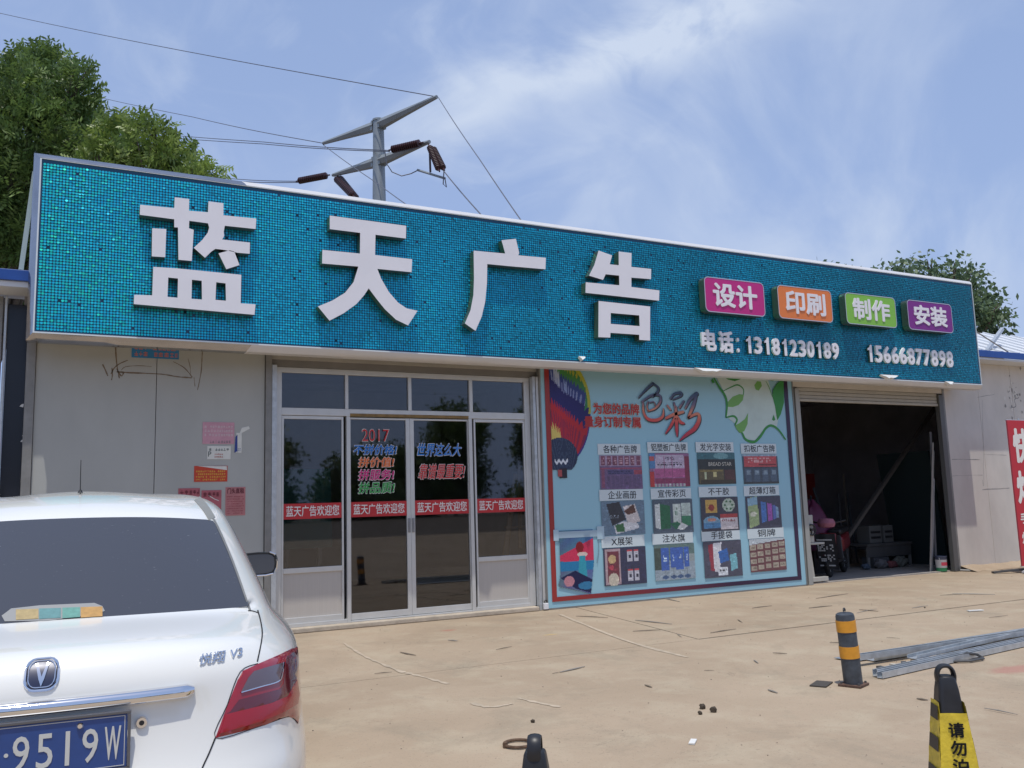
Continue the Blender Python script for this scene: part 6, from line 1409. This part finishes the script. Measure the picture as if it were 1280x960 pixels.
light = [(371, 807.5), (350, 818), (322, 830), (303.5, 838.5), (297, 850), (283, 885), (269, 922.5), (300, 915), (331, 906.6), (350, 898.5), (360, 896), (368, 899), (372.5, 905), (375, 893), (376.8, 878), (377.5, 855), (375, 825)]
tl = drape('tail_light', light, cp, .007, TL, 7, thick=.02, edge=.001, both=True)
def addl(nm, poly, off, mt_, e=None, step=6):
    for o_, m_ in zip(drape(nm, poly, cp, off, mt_, step, thick=.004, edge=e, both=True, parent=tl[0]), (0, 1)):
        o_.parent = tl[m_]
addl('light_panel', [(370, 812), (356, 822), (354, 835), (352, 855), (347, 862), (297, 875), (286, 890), (281, 893), (335, 880), (357, 870), (368, 850), (371, 830)], .0085, TLD, .0078)
addl('light_panel', [(281, 893), (335, 880), (357, 871), (369, 850), (372, 868), (370, 880), (350, 892), (325, 902), (274, 917)], .0088, TLB, .0078)
addl('reverse_lens', [(352, 829), (346, 852), (299, 866), (308, 848), (315, 840)], .0105, LENS, .0095)
addl('chrome_line', strip([(352, 829), (349, 845), (344, 853), (322, 859.5), (299, 866)], 1.1), .0118, CHR, None, 4)
# panel gaps (thin dark seams just proud of the paint)
for nm, pts, w in (('panel_gap', [(322, 763), (326, 778), (327.5, 796), (321.5, 827)], 1.4), ('panel_gap', [(269, 922.5), (261, 942), (252, 962), (245, 985)], 1.7),
                   ('panel_gap', [(310, 763.5), (316, 764), (322, 766)], .9), ('panel_gap', [(322, 829.5), (300, 840), (284, 881), (269, 922.5), (320, 909.5), (357, 896.5), (367, 898.5), (372, 904)], .9)):
    drape(nm, strip(pts, w), cp, .0016, SEAM, 5, both=True, thick=.002)
# window seal around the rear glass and roof mouldings
drape('window_seal', strip([(312.5, 763), (290, 700), (268, 651), (262, 648.5)], 2.2), cp, .002, mat('seal_grey', (.20, .20, .19), .5), 6, thick=.004, both=True)
drape('roof_moulding', strip([(246, 623), (257, 636), (265, 649)], 8.5), cp, .003, mat('moulding_grey', (.24, .24, .22), .55), 5, thick=.004, both=True)
# chrome bar over the number plate
prof_ = [(.9050, .000), (.9040, .018), (.9000, .027), (.8930, .032), (.8840, .0335), (.8750, .031), (.8690, .025), (.8670, .016), (.8680, .0)]
mb = MB(); V = []; xs_b = np.linspace(-.405, .405, 41)
for x in xs_b:
    y0 = cast_xz(x, .886)[0].y; k = 1 - .45 * max(0, (abs(x) - .385) / .02)
    for z, o2 in prof_: V.append((x, y0 - o2 * k + .004, .886 + (z - .886) * k))
nb2 = len(prof_); F = [(i * nb2 + q, i * nb2 + q + 1, (i + 1) * nb2 + q + 1, (i + 1) * nb2 + q) for i in range(40) for q in range(nb2 - 1)] + [tuple(range(nb2)), tuple(40 * nb2 + q for q in reversed(range(nb2)))]
obj('chrome_bar', mb.add(V, F), CHR, car, local=True, smooth=True)
# number plate
npz = .779
npb = obj('number_plate', MB().bb(-.225, .225, .012, .016, npz - .071, npz + .071), mat('plate_dark_blue', (.02, .065, .24), .35, 0, .06, 30, coat=.3), car, local=True, bevel=.001)
npb.location = (0, .0, 0)
PW = mat('plate_white', (.60, .60, .56), .4)
obj('plate_frame', MB().bb(-.234, .234, .006, .02, npz + .072, npz + .081).bb(-.234, .234, .006, .02, npz - .081, npz - .072).bb(-.234, -.226, .006, .02, npz - .072, npz + .072).bb(.226, .234, .006, .02, npz - .072, npz + .072), mat('plate_frame', (.16, .16, .17), .35, .5), car, local=True, bevel=.002)
rim = MB(); a, b = .219, .0655
for x0, x1, z0, z1 in ((-a, a, npz + b, npz + b + .0018), (-a, a, npz - b - .0018, npz - b), (-a, -a + .0018, npz - b, npz + b), (a - .0018, a, npz - b, npz + b)): rim.bb(x0, x1, .0112, .0119, z0, z1)
obj('plate_border', rim, PW, npb, local=True)
for ch, xc, w in (('9', -.0385, .040), ('5', .0185, .040), ('1', .0745, .011), ('9', .131, .040), ('W', .188, .042)):
    zc = npz - .004
    if ch == '1': o = obj('plate_character', MB().bb(xc - .0055, xc + .0055, .0100, .0119, zc - .045, zc + .045), PW, npb, local=True)
    else: o = obj('plate_character', text_mb(ch, xc - w / 2, xc + w / 2, zc - .045, zc + .045, .0100, .0018, .012), PW, npb, local=True)
obj('plate_dot', MB().lathe((-.0735, .0105, npz - .004), [(.0055, 0), (.005, .0015)], 12, axis='y'), PW, npb, local=True)
for x in (-.10, .104): obj('plate_screw', MB().lathe((x, .004, npz + .052), [(.008, .008), (.009, .004), (.006, .0)], 12, axis='y'), CHR, npb, local=True)
def ystick(x, z): h, n2 = cast_xz(x, z); return h.y
yl_ = ystick(.262, .815)
obj('boot_lock', MB().lathe((.262, yl_ - .012, .815), [(.010, -.001), (.014, -.001), (.017, .004), (.018, .014)], 18, axis='y'), CHR, car, local=True, smooth=True)
obj('keyhole', MB().lathe((.262, yl_ - .0135, .815), [(.007, -.0005), (.008, .002)], 12, axis='y'), BLACK, car, local=True)
# emblem: chrome rounded ring, dark blue field, V
def rr2(cx_, cz_, hw, hh, r): return [(x + cx_, z + cz_) for x, z in rrect(-hw, hw, -hh, hh, r, 4)]
ez = .968
drape('emblem_field', rr2(0, ez, .036, .034, .022), cast_xz, .006, mat('emblem_blue', (.02, .026, .065), .35, .1, coat=.2), .01, thick=.006)
ringp = MB()
def emb_ring(hw, hh, r, w, off, name):
    o1 = rr2(0, ez, hw, hh, r); pts = []
    for x, z in o1 + [o1[0]]: h, nn = cast_xz(x, z); pts.append(h + (nn if nn.y < 0 else -nn) * off)
    obj(name, MB().tube(pts, w, 6), CHR, car, local=True, smooth=True)
emb_ring(.041, .038, .026, .0042, .003, 'emblem_ring'); emb_ring(.033, .031, .020, .0015, .007, 'emblem_inner_ring')
drape('emblem_v', [(-.017, ez + .024), (-.011, ez + .026), (0, ez - .006), (.011, ez + .026), (.017, ez + .024), (.007, ez - .012), (0, ez - .030), (-.007, ez - .012)], cast_xz, .0095, CHR, .006, thick=.003)
# model lettering
def drape_text(body, x0, x1, z0, z1, off, matl, bold, shear=.2, name='badge_lettering'):
    q = text_mb(body, x0, x1, z0, z1, 0, .004, bold, shear); Vt = []
    for x, y, z in q.v: h, nn = cast_xz(x, z); nn = nn if nn.y < 0 else -nn; Vt.append(h + nn * (off - y))
    obj(name, MB().add(Vt, q.f), matl, car, local=True)
drape_text('悦翔', .418, .498, .949, .977, .006, CHR, .01); drape_text('V3', .513, .552, .953, .974, .006, CHR, .02)
# paper in the rear window
cardmat = mat('window_card_grey', (.28, .28, .27), .5)
drape('window_card', [(2, 770), (14, 761), (50, 757), (118, 754), (128, 758), (131, 764), (120, 768), (60, 776), (6, 777)], cp, .0015, cardmat, 8, thick=.001)
for k, (a, b, c) in enumerate(((20, 48, (169, 148, 101)), (49, 76, (88, 135, 135)), (78, 100, (93, 148, 135)), (101, 128, (182, 139, 76)))):
    ya = 762.5 - (a - 20) * .035; drape('window_card', [(a, ya), (b, ya - .8), (b, ya + 11.5), (a, ya + 13)], cp, .003, mat('card_%d' % k, lin(c), .5, 0, .15, 60), 6, thick=.001)
# antenna
obj('antenna', MB().tube([(.005, 1.36, 1.50), (.005, 1.34, 1.58), (.005, 1.33, 1.645)], [.0022, .0018, .0014], 6), BLACK, car, local=True)
obj('antenna_base', MB().lathe((.005, 1.36, 1.508), [(.011, 0), (.007, .008), (.003, .014)], 10), BLACK, car, local=True)
# mirrors
for s in (1, -1):
    m_ = MB(); c = Vector((.895 * s, 2.72, 1.10)); Vm = []; rg = []
    sec = [(0, 1.0), (.03, 1.02), (.09, .80), (.13, .35)]
    for dy, k in sec:
        for t in np.linspace(0, 2 * math.pi, 17)[:-1]:
            cx_, cz_ = math.cos(t), math.sin(t); ee = .55
            Vm.append(c + Vector((.105 * k * math.copysign(abs(cx_) ** ee, cx_), dy, .068 * k * math.copysign(abs(cz_) ** ee, cz_))))
    Fm_ = [(j * 16 + k, j * 16 + (k + 1) % 16, (j + 1) * 16 + (k + 1) % 16, (j + 1) * 16 + k) for j in range(3) for k in range(16)] + [tuple(range(16)), tuple(48 + k for k in range(16))]
    mo = obj('door_mirror', MB().add(Vm, Fm_), BLACK, car, local=True, smooth=True)
    gl_ = [(c + Vector((.094 * math.copysign(abs(math.cos(t)) ** .55, math.cos(t)), -.003, .057 * math.copysign(abs(math.sin(t)) ** .55, math.sin(t))))) for t in np.linspace(0, 2 * math.pi, 17)[:-1]]
    obj('mirror_glass', MB().add(gl_, [tuple(range(16))]), mat('mirror_glass', (.10, .12, .16), .08, .6), mo, local=True)
    obj('mirror_trim', MB().tube([c + Vector((.108 * s * a, -.002, .070 * b)) for a, b in ((-.2, -.96), (.4, -.97), (.8, -.85), (.98, -.4), (1.02, .2), (.92, .75), (.6, .98))], .005, 6), CHR, mo, local=True, smooth=True)
    obj('mirror_arm', MB().bar(c + Vector((-.08 * s, .06, -.06)), (.76 * s, 2.80, 1.02), .06, .03), BLACK, mo, local=True)
# wheels
for s in (1, -1):
    for y in (.95, 3.45):
        c = Vector((.70 * s, y, .30)); mb = MB(); mb.lathe(c, [(.20, -.10), (.285, -.10), (.30, -.08), (.30, .08), (.285, .10), (.20, .10)], 32, axis='x')
        ty = obj('wheel', mb, BLACKM, car, local=True, smooth=True); mb = MB().lathe(c, [(.19, -.085), (.20, .0), (.195, .085)], 24, axis='x')
        for k in range(5): t = k * 1.2566; mb.bar(c + Vector((.095 * s, 0, 0)), c + Vector((.09 * s, .18 * math.cos(t), .18 * math.sin(t))), .05, .02)
        obj('rim', mb, GALV, ty, local=True)
drape('lower_grille', [(-.42, .28), (.42, .28), (.40, .36), (-.40, .36)], cast_xz, .003, BLACK, .05, thick=.004)
bmf.free(); bpy.data.meshes.remove(full); bpy.data.meshes.remove(me)
bpy.data.objects.remove(_tmpo); bpy.data.curves.remove(_tmpc)
